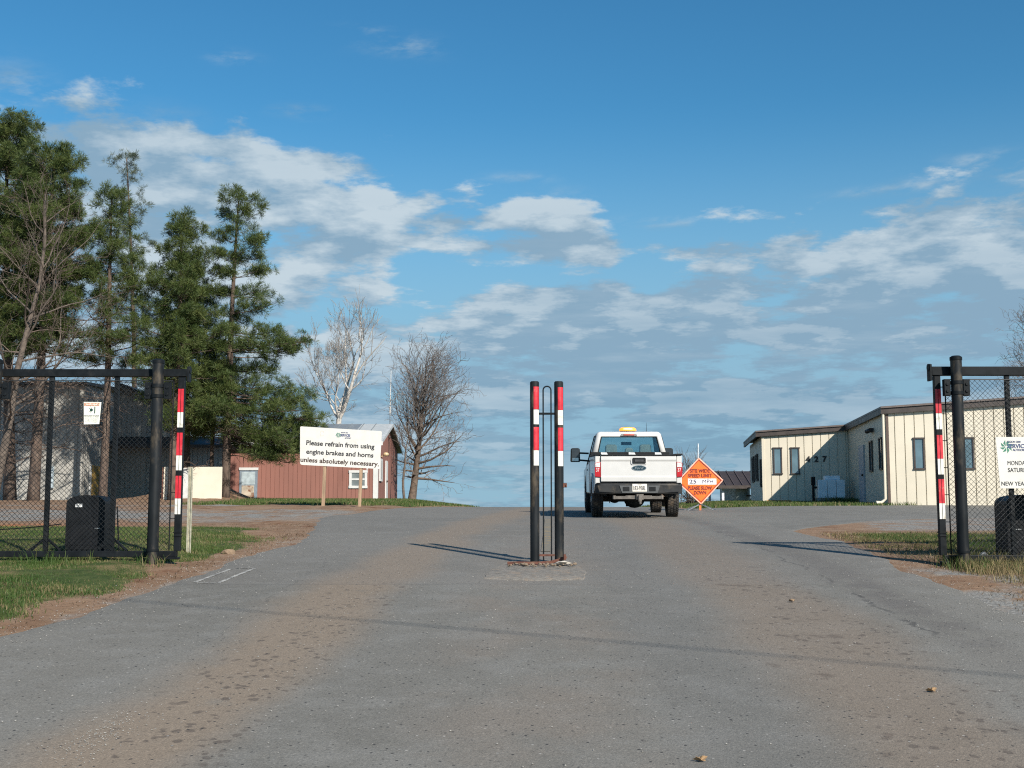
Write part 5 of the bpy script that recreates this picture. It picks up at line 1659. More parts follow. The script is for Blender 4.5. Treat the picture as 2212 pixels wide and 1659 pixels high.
def crown_tree(label, Y, base, trunk, env, seed, bark, twig, r0, n_limbs=44, q0=.12, q1=.93, rise=(5, 62), step=.42, twig_r=.009, dens=1.0, grav=.0, group=None, sub=1.0, dome=0):
    """leafless tree filled out to a measured outline. trunk: picture points base to tip; env: (py, left px, right px) outline about px"""
    R = random.Random(seed)
    xb = X(base[0], Y, base[1]); zb = G(xb, Y)
    t = thing('bare_tree', (xb, Y, zb), label, 'bare tree', group)
    tp = [Vector((X(px, Y, py) - xb, 0, Z(py, Y) - zb)) for px, py in trunk]
    H = tp[-1].z
    for i, p in enumerate(tp):
        p.y = .10 * math.sin(i * 1.7 + seed)
    tp[0].z -= .2
    k = Y / FPX
    ez = [(Z(py, Y) - zb) for py, l, r in env][::-1]
    el_ = [X(l, Y) - xb for py, l, r in env][::-1]; er_ = [X(r, Y) - xb for py, l, r in env][::-1]
    def inside(p):
        l = np.interp(p.z, ez, el_); r = np.interp(p.z, ez, er_)
        c = (l + r) / 2; w = max(.05, (r - l) / 2)
        return p.z < ez[-1] + .1 and ((p.x - c) / w) ** 2 + (p.y / w) ** 2 < 1.0
    def on_trunk(z):
        for a, b in zip(tp[:-1], tp[1:]):
            if a.z <= z <= b.z:
                return a.lerp(b, (z - a.z) / (b.z - a.z))
        return tp[-1].copy()
    tr = MB(); tw = MB()
    n = len(tp)
    tr.tube(tp, [r0 * (1.15 if i == 0 else 1) * (1 - .88 * (max(0, p.z) / H)) + .012 for i, p in enumerate(tp)], 10, caps=False)
    def limb(p, d, maxL, r, lev):
        pts = [p]; L = 0; st = step * (1, .75, .5, .34)[lev]
        while L < maxL and len(pts) < 26:
            d = (d + Vector((R.gauss(0, .16), R.gauss(0, .16), R.gauss(.035 - grav * lev, .12)))).normalized()
            q = pts[-1] + d * st
            if not inside(q) and len(pts) > 2:
                break
            pts.append(q); L += st
        m = len(pts)
        if m < 3:
            pts.append(pts[-1] + d * st * .6); m = len(pts)
        rs = [max(twig_r * .55, r * (1 - .85 * i / (m - 1))) for i in range(m)]
        (tr if lev < 1 else tw).tube(pts, rs, 6 if r > .05 else 4 if r > .02 else 3, caps=False)
        if lev >= 3:
            return
        for i in range(1, m):
            nb = (1.25, 1.5, 1.3)[lev] * dens * (sub if lev else 1)
            nb = int(nb) + (R.random() < nb % 1)
            for _ in range(nb):
                dd = (pts[i] - pts[i - 1]).normalized()
                ax = dd.orthogonal().normalized(); ax.rotate(Matrix.Rotation(R.uniform(0, 6.28), 3, dd))
                ang = R.uniform(.5, 1.0)
                nd = (dd * math.cos(ang) + ax * math.sin(ang) + Vector((0, 0, .12))).normalized()
                rem = maxL - i * st
                limb(pts[i], nd, (.30 * maxL + .35 * rem) * R.uniform(.5, 1.1) * (1, .8, .8)[lev], max(twig_r, rs[i] * .55), lev + 1)
    az = R.uniform(0, 6.28)
    for i in range(n_limbs):
        q = q0 + (q1 - q0) * (i + R.random()) / n_limbs
        az += 2.399 + R.gauss(0, .3)
        e = math.radians(rise[0] + (rise[1] - rise[0]) * (((q - q0) / (q1 - q0)) if not dome else (R.random() if q > dome else (q - q0) * 1.2)) + R.gauss(0, 9))
        d = Vector((math.cos(az) * math.cos(e), math.sin(az) * math.cos(e), math.sin(e)))
        limb(on_trunk(H * q), d, min(H * .62, 4.6), r0 * .40 * (1 - .75 * q) + twig_r, 0)
    tr.build('trunk', bark, t, smooth='all'); tw.build('crown', twig, t, smooth='all')
    return t


# dark bare tree at the crest, rounded crown
crown_tree('dark leafless tree with rounded crown on the crest right of the red building', 62.0, (889, 1080), [(889, 1080), (894, 1050), (900, 1000), (906, 955), (912, 900), (915, 860), (919, 825)],
           [(722, 905, 935), (745, 868, 965), (780, 848, 992), (820, 845, 1010), (860, 838, 1025), (900, 838, 1018), (940, 842, 1008), (980, 846, 1004), (1020, 852, 1000), (1056, 862, 985)], 5, DARK_BARK, M('grey_brown_twigs', (.17, .145, .13), rough=.95, var=.3, scale=3), .19, n_limbs=50, q0=.18, q1=.98, rise=(6, 80), dens=.74, twig_r=.0095, dome=.38)

# pale sycamore behind the red building
Yt = 66.0; Ht = (1078 - 655) * Yt / FPX
r_ = bare_tree('bare_tree', 'pale white barked leafless tree with forked trunk behind the roof of the red building', (727, 1078), Yt, Ht, 8, None, r0=.155, depth=6, spread=.46, first=.42, ratio=.74, up=.13, lean=(.01, 0),
               env=[(0, 3, 0), (.3, 2.4, 0), (.45, 2.9, .2), (.7, 2.9, .3), (.9, 2.4, .3), (1.04, 1.2, .2)], kids=(2, 3), laterals=2, twig_r=.009,
               fork=[(.02, .05, 1, .20, .85), (.60, -.1, .85, .21, .80), (-.55, .25, .8, .15, .45), (-.25, -.5, .9, .14, .4)])
finish_tree(r_, PALE_BARK, PALE_TWIG)

# small bare tree left of the dark one
Yt = 60.0; Ht = (1078 - 905) * Yt / FPX
r_ = bare_tree('bare_tree', 'small thin leafless tree between the red building and the dark rounded tree', (872, 1078), Yt, Ht, 21, None, r0=.055, depth=4, spread=.55, first=.42, ratio=.75, up=.10, kids=(2, 3), laterals=2, twig_r=.008)
finish_tree(r_, DEAD, TWIG)

# brown leafless tree in front of the pines at the far left
crown_tree('brown leafless tree with wide twiggy crown before the pines at far left', 42.0, (-18, 1090), [(-18, 1090), (0, 1000), (22, 900), (40, 800), (62, 700), (84, 610), (98, 520), (100, 420)],
           [(370, 60, 110), (420, 0, 170), (480, -60, 225), (560, -90, 250), (640, -110, 262), (720, -110, 280), (800, -100, 262), (880, -90, 210), (950, -60, 120)], 31, DEAD, TWIG, .15, n_limbs=24, q0=.22, rise=(0, 55), dens=.55, twig_r=.0075)

# leafless tree behind the right hand building
crown_tree('leafless tree rising behind the cream building at the right edge of the photo', 60.0, (2290, 1085), [(2290, 1085), (2285, 950), (2280, 850), (2282, 760), (2285, 690), (2290, 640)],
           [(630, 2270, 2310), (680, 2210, 2360), (740, 2178, 2390), (800, 2166, 2410), (860, 2165, 2420), (930, 2190, 2400), (1000, 2230, 2350)], 41, DARK_BARK, TWIG, .17, n_limbs=34, q0=.25, dens=.78, twig_r=.0095)

# leafless bush behind the orange sign
Yt = 44.0
R = random.Random(3)
xb = X(1497, Yt, 1090); zb = G(xb, Yt)
bush = thing('bare_shrub', (xb, Yt, zb), 'leafless upright shrub behind the orange speed sign', 'shrub')
st = MB(); tw = MB()
for i in range(15):
    a = R.uniform(0, 6.28); p = Vector((R.gauss(0, .16), R.gauss(0, .16), -.1)); d = Vector((math.cos(a) * .16, math.sin(a) * .16, 1)).normalized(); L = R.uniform(1.2, 2.05)
    pts = [p]
    for j in range(6):
        d = (d + Vector((R.gauss(0, .08), R.gauss(0, .08), .02))).normalized(); pts.append(pts[-1] + d * L / 6)
    st.tube(pts, [.016 * (1 - j / 7) + .003 for j in range(7)], 4, caps=False)
    for j in range(1, 7):
        for q in range(4):
            b_ = R.uniform(0, 6.28); dd = (d * .8 + Vector((math.cos(b_), math.sin(b_), .1)) * .7).normalized(); l2 = R.uniform(.2, .55)
            tw.tube([pts[j], pts[j] + dd * l2 * .5, pts[j] + dd * l2 + Vector((0, 0, .06))], [.006, .005, .003], 3, caps=False)
for i in range(40):
    a = R.uniform(0, 6.28); dd = Vector((math.cos(a), math.sin(a), R.uniform(.1, .8))).normalized(); l2 = R.uniform(.5, 1.1)
    tw.tube([(0, 0, .1), dd * l2 * .5 + Vector((0, 0, .1)), dd * l2 + Vector((R.gauss(0, .1), 0, R.gauss(0, .08)))], [.012, .009, .004], 3, caps=False)
st.build('stem', DARK_BARK, bush, smooth='all'); tw.build('twigs', TWIG, bush, smooth='all')
# ---------------------------------------------------------------- pickup
WPAINT = M('white_vehicle_paint', (.56, .55, .53), rough=.28, var=.03, scale=3, col2=(.46, .43, .38), lo=.62, hi=.9, coat=.35)
BUMP = M('scuffed_grey_bumper', (.026, .027, .028), rough=.55, var=.25, scale=6, col2=(.085, .070, .052), lo=.52, hi=.74, spec=.25)
TYRE = M('dusty_tyre_rubber', (.030, .028, .026), rough=.9, var=.3, scale=10, col2=(.13, .095, .065), lo=.50, hi=.70, bump=.5)
UNDER = M('dirty_underbody', (.022, .019, .017), rough=.9, var=.4, scale=8, col2=(.075, .055, .04), lo=.52, hi=.7)
BLKPL = M('black_truck_plastic', (.010, .011, .012), rough=.55, var=.2, scale=8, spec=.25)
REDLENS = M('red_lamp_lens', (.42, .012, .018), rough=.12, var=.1, scale=12, coat=.6)
CLEARLENS = M('clear_lamp_lens', (.66, .60, .58), rough=.12, var=.25, scale=14, coat=.6)
SEATM = M('grey_seat_cloth', (.16, .165, .16), rough=.9, var=.1)
CABGLASS = glass_mat('tinted_cab_glass', (.88, .97, .96), .06)
yT = 26.75
xT = X(1377, 27.0, 1010)
zT = G(xT, yT + 2.4) - math.tan(math.radians(1.7)) * 2.4
truck = thing('pickup_truck', (xT, yT, zT), 'white pickup truck seen from behind driving up the road with a glowing amber roof light', 'pickup truck', rot=(math.radians(1.7), 0, math.radians(-1.0)))
ax_r, ax_f = 1.27, 4.78


def arc(cx, cz, r, a0, a1, n=14):
    return [(cx + r * math.cos(math.radians(a0 + (a1 - a0) * k / n)), cz + r * math.sin(math.radians(a0 + (a1 - a0) * k / n))) for k in range(n + 1)]


# bed: two sides with wheel openings, floor, front wall
bed = None
for q in (-1, 1):
    poly = [(.10, .74), (.09, 1.405), (2.50, 1.405), (2.50, .60)] + arc(ax_r, .42, .53, 20, 160, 16) + [(.60, .66), (.30, .70)]
    mb = MB(); x0, x1 = q * .845, q * .965
    mb.prism(poly, 0, x0, x1)
    o = mb.build('bed_side', WPAINT, truck, bevel=.022, seg=3)
    # flared lip over the wheel
    lip = arc(ax_r, .42, .60, 14, 166, 16) + arc(ax_r, .42, .525, 166, 14, 16)
    mb = MB(); mb.prism(lip, 0, q * .955, q * .995); mb.build('wheel_flare', WPAINT, o, bevel=.012)
    mb = MB(); mb.bb(q * .82, q * .972, .06, 2.52, 1.408, 1.445); mb.build('rail_cap', BLKPL, o, bevel=.008)
mb = MB(); mb.bb(-.84, .84, .14, 2.5, .78, .82); mb.bb(-.84, .84, 2.44, 2.50, .82, 1.41)
for q in (-1, 1):
    mb.bb(q * .84, q * .62, .85, 1.70, .82, 1.02)
mb.build('bed_floor', BLKPL, truck)
# header bar across the front of the bed with three pale clamps
mb = MB(); mb.bb(-.95, .95, 2.36, 2.50, 1.45, 1.525); hb = mb.build('header_bar', BLKPL, truck, bevel=.008)
for cxp in (-.62, .05, .68):
    mb = MB(); mb.prism([(cxp - .085, 1.455), (cxp + .085, 1.455), (cxp + .055, 1.512), (cxp - .085, 1.518)], 1, 2.33, 2.359); mb.build('clamp', M('pale_clamp', (.62, .64, .63), rough=.5), hb)

# tailgate
tg_x = .838
mb = MB()
prof = [(.085, .815), (.055, .83), (.048, .92), (.062, .955), (.062, 1.27), (.045, 1.31), (.048, 1.375), (.075, 1.392), (.13, 1.392), (.13, .815)]
mb.prism(prof, 0, -tg_x + .004, tg_x - .004)
tg = mb.build('tailgate', WPAINT, truck, bevel=.006, seg=2)
mb = MB(); mb.bb(-tg_x + .01, tg_x - .01, .05, .135, 1.394, 1.425); mb.build('top_cap', BLKPL, tg, bevel=.006)
mb = MB(); mb.prism([(-.15, 1.20), (.17, 1.20), (.19, 1.23), (.19, 1.345), (.16, 1.37), (-.14, 1.37), (-.17, 1.345), (-.17, 1.23)], 1, .040, .060); mb.build('handle_bezel', WPAINT, tg, bevel=.006)
mb = MB(); mb.prism([(-.125, 1.225), (.15, 1.225), (.16, 1.24), (.16, 1.335), (.145, 1.355), (-.12, 1.355), (-.135, 1.335), (-.135, 1.24)], 1, .022, .041); hd = mb.build('handle', BLKPL, tg, bevel=.006)
mb = MB(); mb.bb(-.085, .11, .012, .022, 1.265, 1.315); mb.cyl((.135, .012, 1.26), (.135, .024, 1.26), .012, n=10); mb.build('latch', M('dark_latch', (.05, .05, .052), rough=.35), tg)
oval = [(.012 + .165 * math.cos(a), 1.125 + .062 * math.sin(a)) for a in np.linspace(0, 2 * math.pi, 32, endpoint=False)]
oval2 = [(.012 + .150 * math.cos(a), 1.125 + .049 * math.sin(a)) for a in np.linspace(0, 2 * math.pi, 32, endpoint=False)]
mb = MB(); mb.prism(oval, 1, .052, .0615); mb.build('badge_rim', M('bright_badge_rim', (.55, .56, .56), rough=.25, metal=.8), tg)
mb = MB(); mb.prism(oval2, 1, .049, .0515); mb.build('badge', M('dark_blue_badge', (.012, .035, .05), rough=.25, coat=.5), tg)
text('badge_script', 'Ford', M('bright_badge_rim', (.55, .56, .56)), tg, (.012, .0485, 1.125), width=.20, height=.055, depth=.002, shear=.35, bold=.01)
# tail lamps
for q in (-1, 1):
    mb = MB()
    xi, xo = q * .842, q * .972
    mb.prism([(xi, .92), (xo, .935), (xo, 1.235), (xi + q * .03, 1.262), (xi, 1.262)], 1, .066, .16)
    tl = mb.build('tail_lamp', REDLENS, truck, bevel=.012, seg=3)
    mb = MB(); mb.prism([(xi + q * .012, 1.145), (xo - q * .012, 1.145), (xo - q * .012, 1.225), (xi + q * .035, 1.248), (xi + q * .012, 1.248)], 1, .058, .0655); mb.build('reversing_lens', CLEARLENS, tl, bevel=.004)
    text('lamp_number', '37', M('pale_pink_print', (.70, .50, .48), rough=.5), tl, (q * .905, .063, 1.085), width=.075, height=.085, depth=.003, bold=.02)
# bumper
mb = MB()
bw = .965
pf = [(-bw, .18), (-bw, .05), (-bw + .10, -.045), (-.42, -.09), (.42, -.09), (bw - .10, -.045), (bw, .05), (bw, .18)]
mb.prism(pf, 2, .555, .785)
bp_ = mb.build('bumper', BUMP, truck, bevel=.03, seg=3)
mb = MB(); mb.prism([(-.44, .74), (.46, .74), (.40, .575), (-.38, .575)], 1, -.104, -.0905); mb.build('licence_recess', M('grey_step_pad', (.075, .08, .082), rough=.6, var=.2, scale=10), bp_, bevel=.004)
for q in (-1, 1):
    mb = MB(); mb.bb(q * .22, q * .36, -.115, -.1045, .62, .71); mb.build('socket_pocket', BLKPL, bp_)
    mb = MB(); mb.prism([(q * .92, .74), (q * .50, .74), (q * .50, .585), (q * .88, .60)], 1, -.08, -.055); mb.build('step_pad', BUMP, bp_, bevel=.006)
    mb = MB(); mb.bb(q * .60, q * .93, -.03, .10, .7855, .80); mb.build('tread', BLKPL, bp_)
LP = M('licence_plate', (.70, .66, .58), rough=.5, var=.05, scale=12)
mb = MB(); mb.bb(-.155, .165, -.118, -.110, .605, .775); lp = mb.build('licence_plate', LP, truck, bevel=.004)
text('plate_number', '183-958L', M('plate_ink', (.05, .045, .06), rough=.6), lp, (.005, -.1205, .685), width=.265, height=.095, depth=.003, bold=.0)
text('plate_state', 'Virginia', M('plate_ink', (.05, .045, .06)), lp, (.005, -.1205, .757), width=.09, height=.018, depth=.002)

# hitch and underbody
mb = MB(); mb.bar((-.52, -.02, .475), (.48, -.02, .475), .065); mb.bb(-.06, .09, -.11, .2, .43, .55); mb.bb(-.02, .05, -.16, -.10, .39, .53)
mb.cyl((.015, -.14, .38), (.015, -.14, .44), .03, n=10); mb.ball((.015, -.14, .355), .03)
for q in (-.55, .50):
    mb.cyl((q, -.03, .44), (q, -.03, .52), .035, n=10)
mb.bb(-.30, .28, -.05, .0, .49, .52)
mb.build('tow_hitch', M('worn_hitch_steel', (.13, .115, .10), rough=.7, var=.35, scale=10), truck)
mb = MB()
for q in (-1, 1):
    mb.bb(q * .40, q * .50, .1, 5.4, .56, .72)
    mb.bar((q * .55, .35, .60), (q * .55, 2.0, .44), .07, .05)
    mb.bar((q * .52, .75, .65), (q * .46, 1.25, .36), .06)
mb.cyl((-.85, ax_r, .41), (.85, ax_r, .41), .055, n=14)
mb.ball((.0, ax_r, .40), (.24, .20, .19), 16, 10)
mb.cyl((0, ax_r, .42), (.06, 3.4, .50), .04, n=10)
mb.cyl((-.85, ax_f, .41), (.85, ax_f, .41), .055, n=14); mb.ball((-.22, ax_f, .40), (.17, .15, .16))
mb.bb(-.60, .60, 2.0, 3.4, .46, .60); mb.bb(-.7, .7, .2, 1.0, .60, .78)
mb.bb(-.36, -.20, 3.6, 5.2, .40, .60)
mb.tube([(.62, .15, .52), (.60, .9, .60), (.45, 2.2, .48)], .045, 10)
for k, xx in enumerate((-.50, -.45, -.36, -.28)):
    mb.bb(xx - .012, xx + .012, 2.3, 2.34, .30 + .03 * (k % 2), .50)
mb.bb(-.12, -.05, 2.2, 2.28, .22, .5)
mb.build('underbody', UNDER, truck, bevel=.01)
for q in (-1, 1):
    mb = MB(); mb.bb(q * .70, q * .96, 1.86, 1.88, .24, .72) ; mb.build('mud_flap', M('mud_caked_flap', (.10, .07, .05), rough=.95, var=.3), truck)

# wheels with tread blocks
def wheel(x, y, q, r=.405, w=.27):
    mb = MB(); n = 40
    prof = [(-w / 2 + .015, r * .56), (-w / 2, r * .72), (-w / 2 + .012, r * .90), (-w / 2 + .045, r * .975), (w / 2 - .045, r * .975), (w / 2 - .012, r * .90), (w / 2, r * .72), (w / 2 - .015, r * .56)]
    vs = []; fs = []
    for k in range(n):
        a = 2 * math.pi * k / n
        for px_, pr in prof:
            vs.append((x + px_, y + pr * math.cos(a), .405 + pr * math.sin(a)))
    m_ = len(prof)
    for k in range(n):
        for j in range(m_ - 1):
            fs.append((k * m_ + j, k * m_ + j + 1, ((k + 1) % n) * m_ + j + 1, ((k + 1) % n) * m_ + j))
    mb.add(vs, fs)
    for k in range(n):
        a = 2 * math.pi * (k + .5) / n; R_ = Matrix.Rotation(a - math.pi / 2, 3, 'X')
        for j, xx in enumerate((-.095, -.032, .032, .095)):
            aa = a + (.04 if j % 2 else -.04)
            mb.box((x + xx, y + r * .975 * math.cos(aa), .405 + r * .975 * math.sin(aa)), (.05, .040, .022), Matrix.Rotation(aa - math.pi / 2, 3, 'X'))
    ty = mb.build('wheel', TYRE, truck)
    mb = MB(); mb.cyl((x + q * .05, y, .405), (x + q * .115, y, .405), r * .56, r * .50, 24); mb.cyl((x + q * .115, y, .405), (x + q * .14, y, .405), .09, .07, 14)
    for k in range(8):
        a = 2 * math.pi * k / 8
        mb.cyl((x + q * .112, y + .15 * math.cos(a), .405 + .15 * math.sin(a)), (x + q * .122, y + .15 * math.cos(a), .405 + .15 * math.sin(a)), .03, n=8)
    mb.build('rim', M('steel_rim', (.38, .38, .37), rough=.4, metal=.6, var=.2, scale=10), ty)


for q in (-1, 1):
    wheel(q * .865, ax_r, q); wheel(q * .855, ax_f, q)

# cab and bonnet: body side slabs with front wheel opening, floor, bonnet
for q in (-1, 1):
    poly = [(2.56, .52), (2.56, 1.30), (4.30, 1.22), (4.55, 1.20), (5.72, 1.12), (5.80, .95), (5.80, .60)] + arc(ax_f, .42, .52, 20, 160, 16) + [(4.15, .50)]
    mb = MB(); mb.prism(poly, 0, q * .80, q * .975); sd = mb.build('cab_side', WPAINT, truck, bevel=.04, seg=3)
    mb = MB(); mb.bb(q * .9755, q * .985, 3.55, 3.70, 1.08, 1.12); mb.build('door_handle', BLKPL, sd)
    for yy_ in (2.72, 4.02):
        mb = MB(); mb.bb(q * .974, q * .9768, yy_, yy_ + .012, .60, 1.24); mb.build('door_gap', BLKPL, sd)
mb = MB(); mb.prism([(4.0, 1.22), (4.55, 1.26), (5.70, 1.15), (5.78, .95), (5.78, .6), (4.0, .6)], 0, -.80, .80); mb.build('bonnet', WPAINT, truck, bevel=.04)
mb = MB(); mb.bb(-.8, .8, 2.57, 4.0, .55, .62); mb.bb(-.8, .8, 2.57, 2.62, .62, 1.26); mb.bb(-.78, .78, 3.85, 4.05, .9, 1.28); mb.build('cab_floor', BLKPL, truck)
# greenhouse: frustum with window openings
bm = bmesh.new()
B = [(-.955, 2.58, 1.30), (.955, 2.58, 1.30), (.955, 4.35, 1.235), (-.955, 4.35, 1.235)]
T = [(-.775, 2.70, 2.03), (.775, 2.70, 2.03), (.775, 3.62, 2.04), (-.775, 3.62, 2.04)]
bv = [bm.verts.new(p) for p in B]; tv_ = [bm.verts.new(p) for p in T]
bm.faces.new((bv[0], bv[1], tv_[1], tv_[0])); bm.faces.new((bv[1], bv[2], tv_[2], tv_[1])); bm.faces.new((bv[2], bv[3], tv_[3], tv_[2])); bm.faces.new((bv[3], bv[0], tv_[0], tv_[3]))
bm.faces.new((tv_[0], tv_[1], tv_[2], tv_[3])); bot = bm.faces.new((bv[3], bv[2], bv[1], bv[0]))
bm.normal_update()
edges = [e for e in bm.edges if bot not in e.link_faces]
bmesh.ops.bevel(bm, geom=edges, offset=.085, segments=5, profile=.5, affect='EDGES')
bm.normal_update()
faces = {}
for nm, dv in (('rear', Vector((0, -1, 0))), ('front', Vector((0, 1, .4))), ('left', Vector((-1, 0, .2))), ('right', Vector((1, 0, .2)))):
    faces[nm] = max((f for f in bm.faces), key=lambda f: f.calc_area() * max(0, f.normal.dot(dv.normalized())) ** 6)
bmesh.ops.delete(bm, geom=[f for f in bm.faces if f.normal.z < -.7], context='FACES_ONLY')
glass_polys = {}
for nm, f in list(faces.items()):
    bmesh.ops.inset_region(bm, faces=[f], thickness=.060 if nm == 'rear' else .03, depth=0)
    glass_polys[nm] = [v.co.copy() for v in f.verts]
    bmesh.ops.delete(bm, geom=[f], context='FACES_ONLY')
me = bpy.data.meshes.new('cab_shell'); bm.to_mesh(me); bm.free(); me.materials.append(WPAINT)
shell = bpy.data.objects.new('cab_shell', me); COL.objects.link(shell); shell.parent = truck
so = shell.modifiers.new('solid', 'SOLIDIFY'); so.thickness = .045; so.offset = -1
me.polygons.foreach_set('use_smooth', [True] * len(me.polygons)); me.set_sharp_from_angle(angle=math.radians(50))
for nm, pts in glass_polys.items():
    cxy = sum(pts, Vector()) / len(pts)
    mb = MB(); mb.add([cxy + (p - cxy) * 1.012 + (Vector((0, .012, 0)) if nm == 'rear' else Vector()) for p in pts], [tuple(range(len(pts)))])
    gl = mb.build('rear_window' if nm == 'rear' else 'windscreen' if nm == 'front' else 'side_window', CABGLASS, truck)
    s_ = gl.modifiers.new('thickness', 'SOLIDIFY'); s_.thickness = .005
    # rubber seal
    mb = MB(); pl = [cxy + (p - cxy) * 1.0 for p in pts]
    for i in range(len(pl)):
        mb.bar(pl[i], pl[(i + 1) % len(pl)], .022)
    mb.build('window_seal', BLKPL, gl)
# head liner, high stop lamp, beacon, aerial
mb = MB(); mb.bb(-.70, .70, 2.80, 3.60, 1.955, 1.965); mb.build('headliner', SEATM, truck)
mb = MB(); mb.prism([(-.20, 1.925), (.20, 1.925), (.18, 1.975), (-.18, 1.975)], 1, 2.655, 2.712); hl = mb.build('high_stop_lamp', M('grey_lamp_housing', (.26, .24, .23), rough=.4), truck)
mb = MB(); mb.bb(-.13, .13, 2.645, 2.654, 1.936, 1.964); mb.build('lens', M('dim_red_lens', (.55, .12, .08), rough=.2), hl)
mb = MB(); mb.cyl((0, 3.05, 2.03), (0, 3.05, 2.055), .19, n=20); bc = mb.build('beacon', BLKPL, truck)
mb = MB()
vs = []; fs = []; n = 24
pr = [(.205, 2.056), (.215, 2.075), (.20, 2.11), (.165, 2.138), (.08, 2.15), (0.001, 2.152)]
for rr_, zz in pr:
    for k in range(n):
        a = 2 * math.pi * k / n; vs.append((rr_ * math.cos(a), 3.05 + rr_ * .62 * math.sin(a), zz))
for j in range(len(pr) - 1):
    for k in range(n):
        fs.append((j * n + k, j * n + (k + 1) % n, (j + 1) * n + (k + 1) % n, (j + 1) * n + k))
mb.add(vs, fs)
mb.build('amber_dome', emit_mat('amber_beacon_glow', (1.0, .25, .035), 1.15), bc, smooth=True)
mb = MB(); mb.ball((0, 2.95, 2.102), (.12, .042, .024), 16, 8); mb.build('bulb', emit_mat('beacon_bulb', (1.0, .62, .22), 2.6), bc, smooth='all')
mb = MB(); mb.tube([(.46, 3.0, 2.03), (.455, 2.98, 2.26)], [.006, .003], 6); mb.build('aerial', BLKPL, truck)
# seats, mirror and wheel seen through the window
def seat(x, w, h):
    mb = MB(); mb.prism([(x - w / 2, .9), (x + w / 2, .9), (x + w / 2 - .03, h - .03), (x + w / 2 - .08, h), (x - w / 2 + .08, h), (x - w / 2 + .03, h - .03)], 1, 2.86, 3.02)
    mb.build('seat', SEATM, truck, bevel=.03, seg=3)
seat(-.42, .34, 1.72); seat(.42, .34, 1.72); seat(.02, .26, 1.64)
mb = MB(); mb.bb(-.13, .13, 3.52, 3.56, 1.72, 1.80); mb.build('inner_mirror', BLKPL, truck, bevel=.01)
mb = MB(); mb.tube([(-.42 + .19 * math.cos(a), 3.72 + .05 * math.sin(a), 1.24 + .17 * math.sin(a)) for a in np.linspace(0, 6.283, 20)], .016, 6, caps=False); mb.build('steering_wheel', BLKPL, truck)
mb = MB(); c_ = glass_polys['rear']; pz = 1.40
mb.prism([(-.66 + .11 * math.cos(a), pz + .04 * math.sin(a)) for a in np.linspace(0, 6.283, 16, endpoint=False)], 1, 2.585, 2.592); mb.build('window_sticker', M('yellow_sticker', (.75, .62, .03), rough=.5), truck)
# towing mirrors on two arms
for q in (-1, 1):
    x_ = q * 1.265
    if q > 0:
        x_ = 1.10
    mb = MB(); mb.prism([(x_ - .115, 1.30), (x_ + .115, 1.30), (x_ + .125, 1.33), (x_ + .115, 1.63), (x_ + .085, 1.655), (x_ - .085, 1.655), (x_ - .115, 1.63), (x_ - .125, 1.33)], 1, 3.93, 4.05)
    mm = mb.build('door_mirror', BLKPL, truck, bevel=.02, seg=3)
    mb = MB(); mb.bb(x_ - .09, x_ + .09, 3.922, 3.9295, 1.43, 1.625); mb.build('mirror_glass', M('mirror_glass_dark', (.03, .035, .04), rough=.08, metal=.0, spec=.8), mm)
    mb = MB(); mb.bb(x_ - .08, x_ + .08, 3.922, 3.9295, 1.325, 1.41); mb.build('spotter_mirror', M('spotter_mirror', (.45, .5, .52), rough=.08, metal=.9), mm)
    mb = MB(); mb.bar((q * .92, 3.98, 1.52), (x_ - q * .10, 3.98, 1.53), .05, .045); mb.bar((q * .93, 3.98, 1.33), (x_ - q * .10, 3.98, 1.35), .05, .045); mb.build('mirror_arm', BLKPL, mm)
# ---------------------------------------------------------------- grass, leaves, grit
def blade_material(name, c1, c2, c3):
    m = bpy.data.materials.new(name); m.use_nodes = True
    t = m.node_tree; N = NT(t); b = t.nodes['Principled BSDF']
    g = t.nodes.new('ShaderNodeNewGeometry'); pos = g.outputs['Position']; r = g.outputs['Random Per Island']
    n = N.noise(pos, .9, 5, .6)
    c = N.mix(N.step(n, .4, .62), c1, c2)
    dry = N.step(N.math('ADD', N.math('MULTIPLY', r, .45), N.noise(pos, 1.25, 5, .6)), .80, .95)
    c = N.mix(dry, c, c3)
    t.links.new(c, b.inputs['Base Color']); b.inputs['Roughness'].default_value = .6; b.inputs['Specular IOR Level'].default_value = .3
    tl = t.nodes.new('ShaderNodeBsdfTranslucent'); t.links.new(c, tl.inputs[0])
    mx = t.nodes.new('ShaderNodeMixShader'); mx.inputs[0].default_value = .3
    t.links.new(b.outputs[0], mx.inputs[1]); t.links.new(tl.outputs[0], mx.inputs[2]); t.links.new(mx.outputs[0], t.nodes['Material Output'].inputs[0])
    return m


BLADE = blade_material('grass_blades', (.050, .095, .020), (.090, .130, .032), (.25, .20, .10))
DRYB = blade_material('dry_grass_blades', (.12, .12, .045), (.22, .17, .085), (.31, .23, .12))


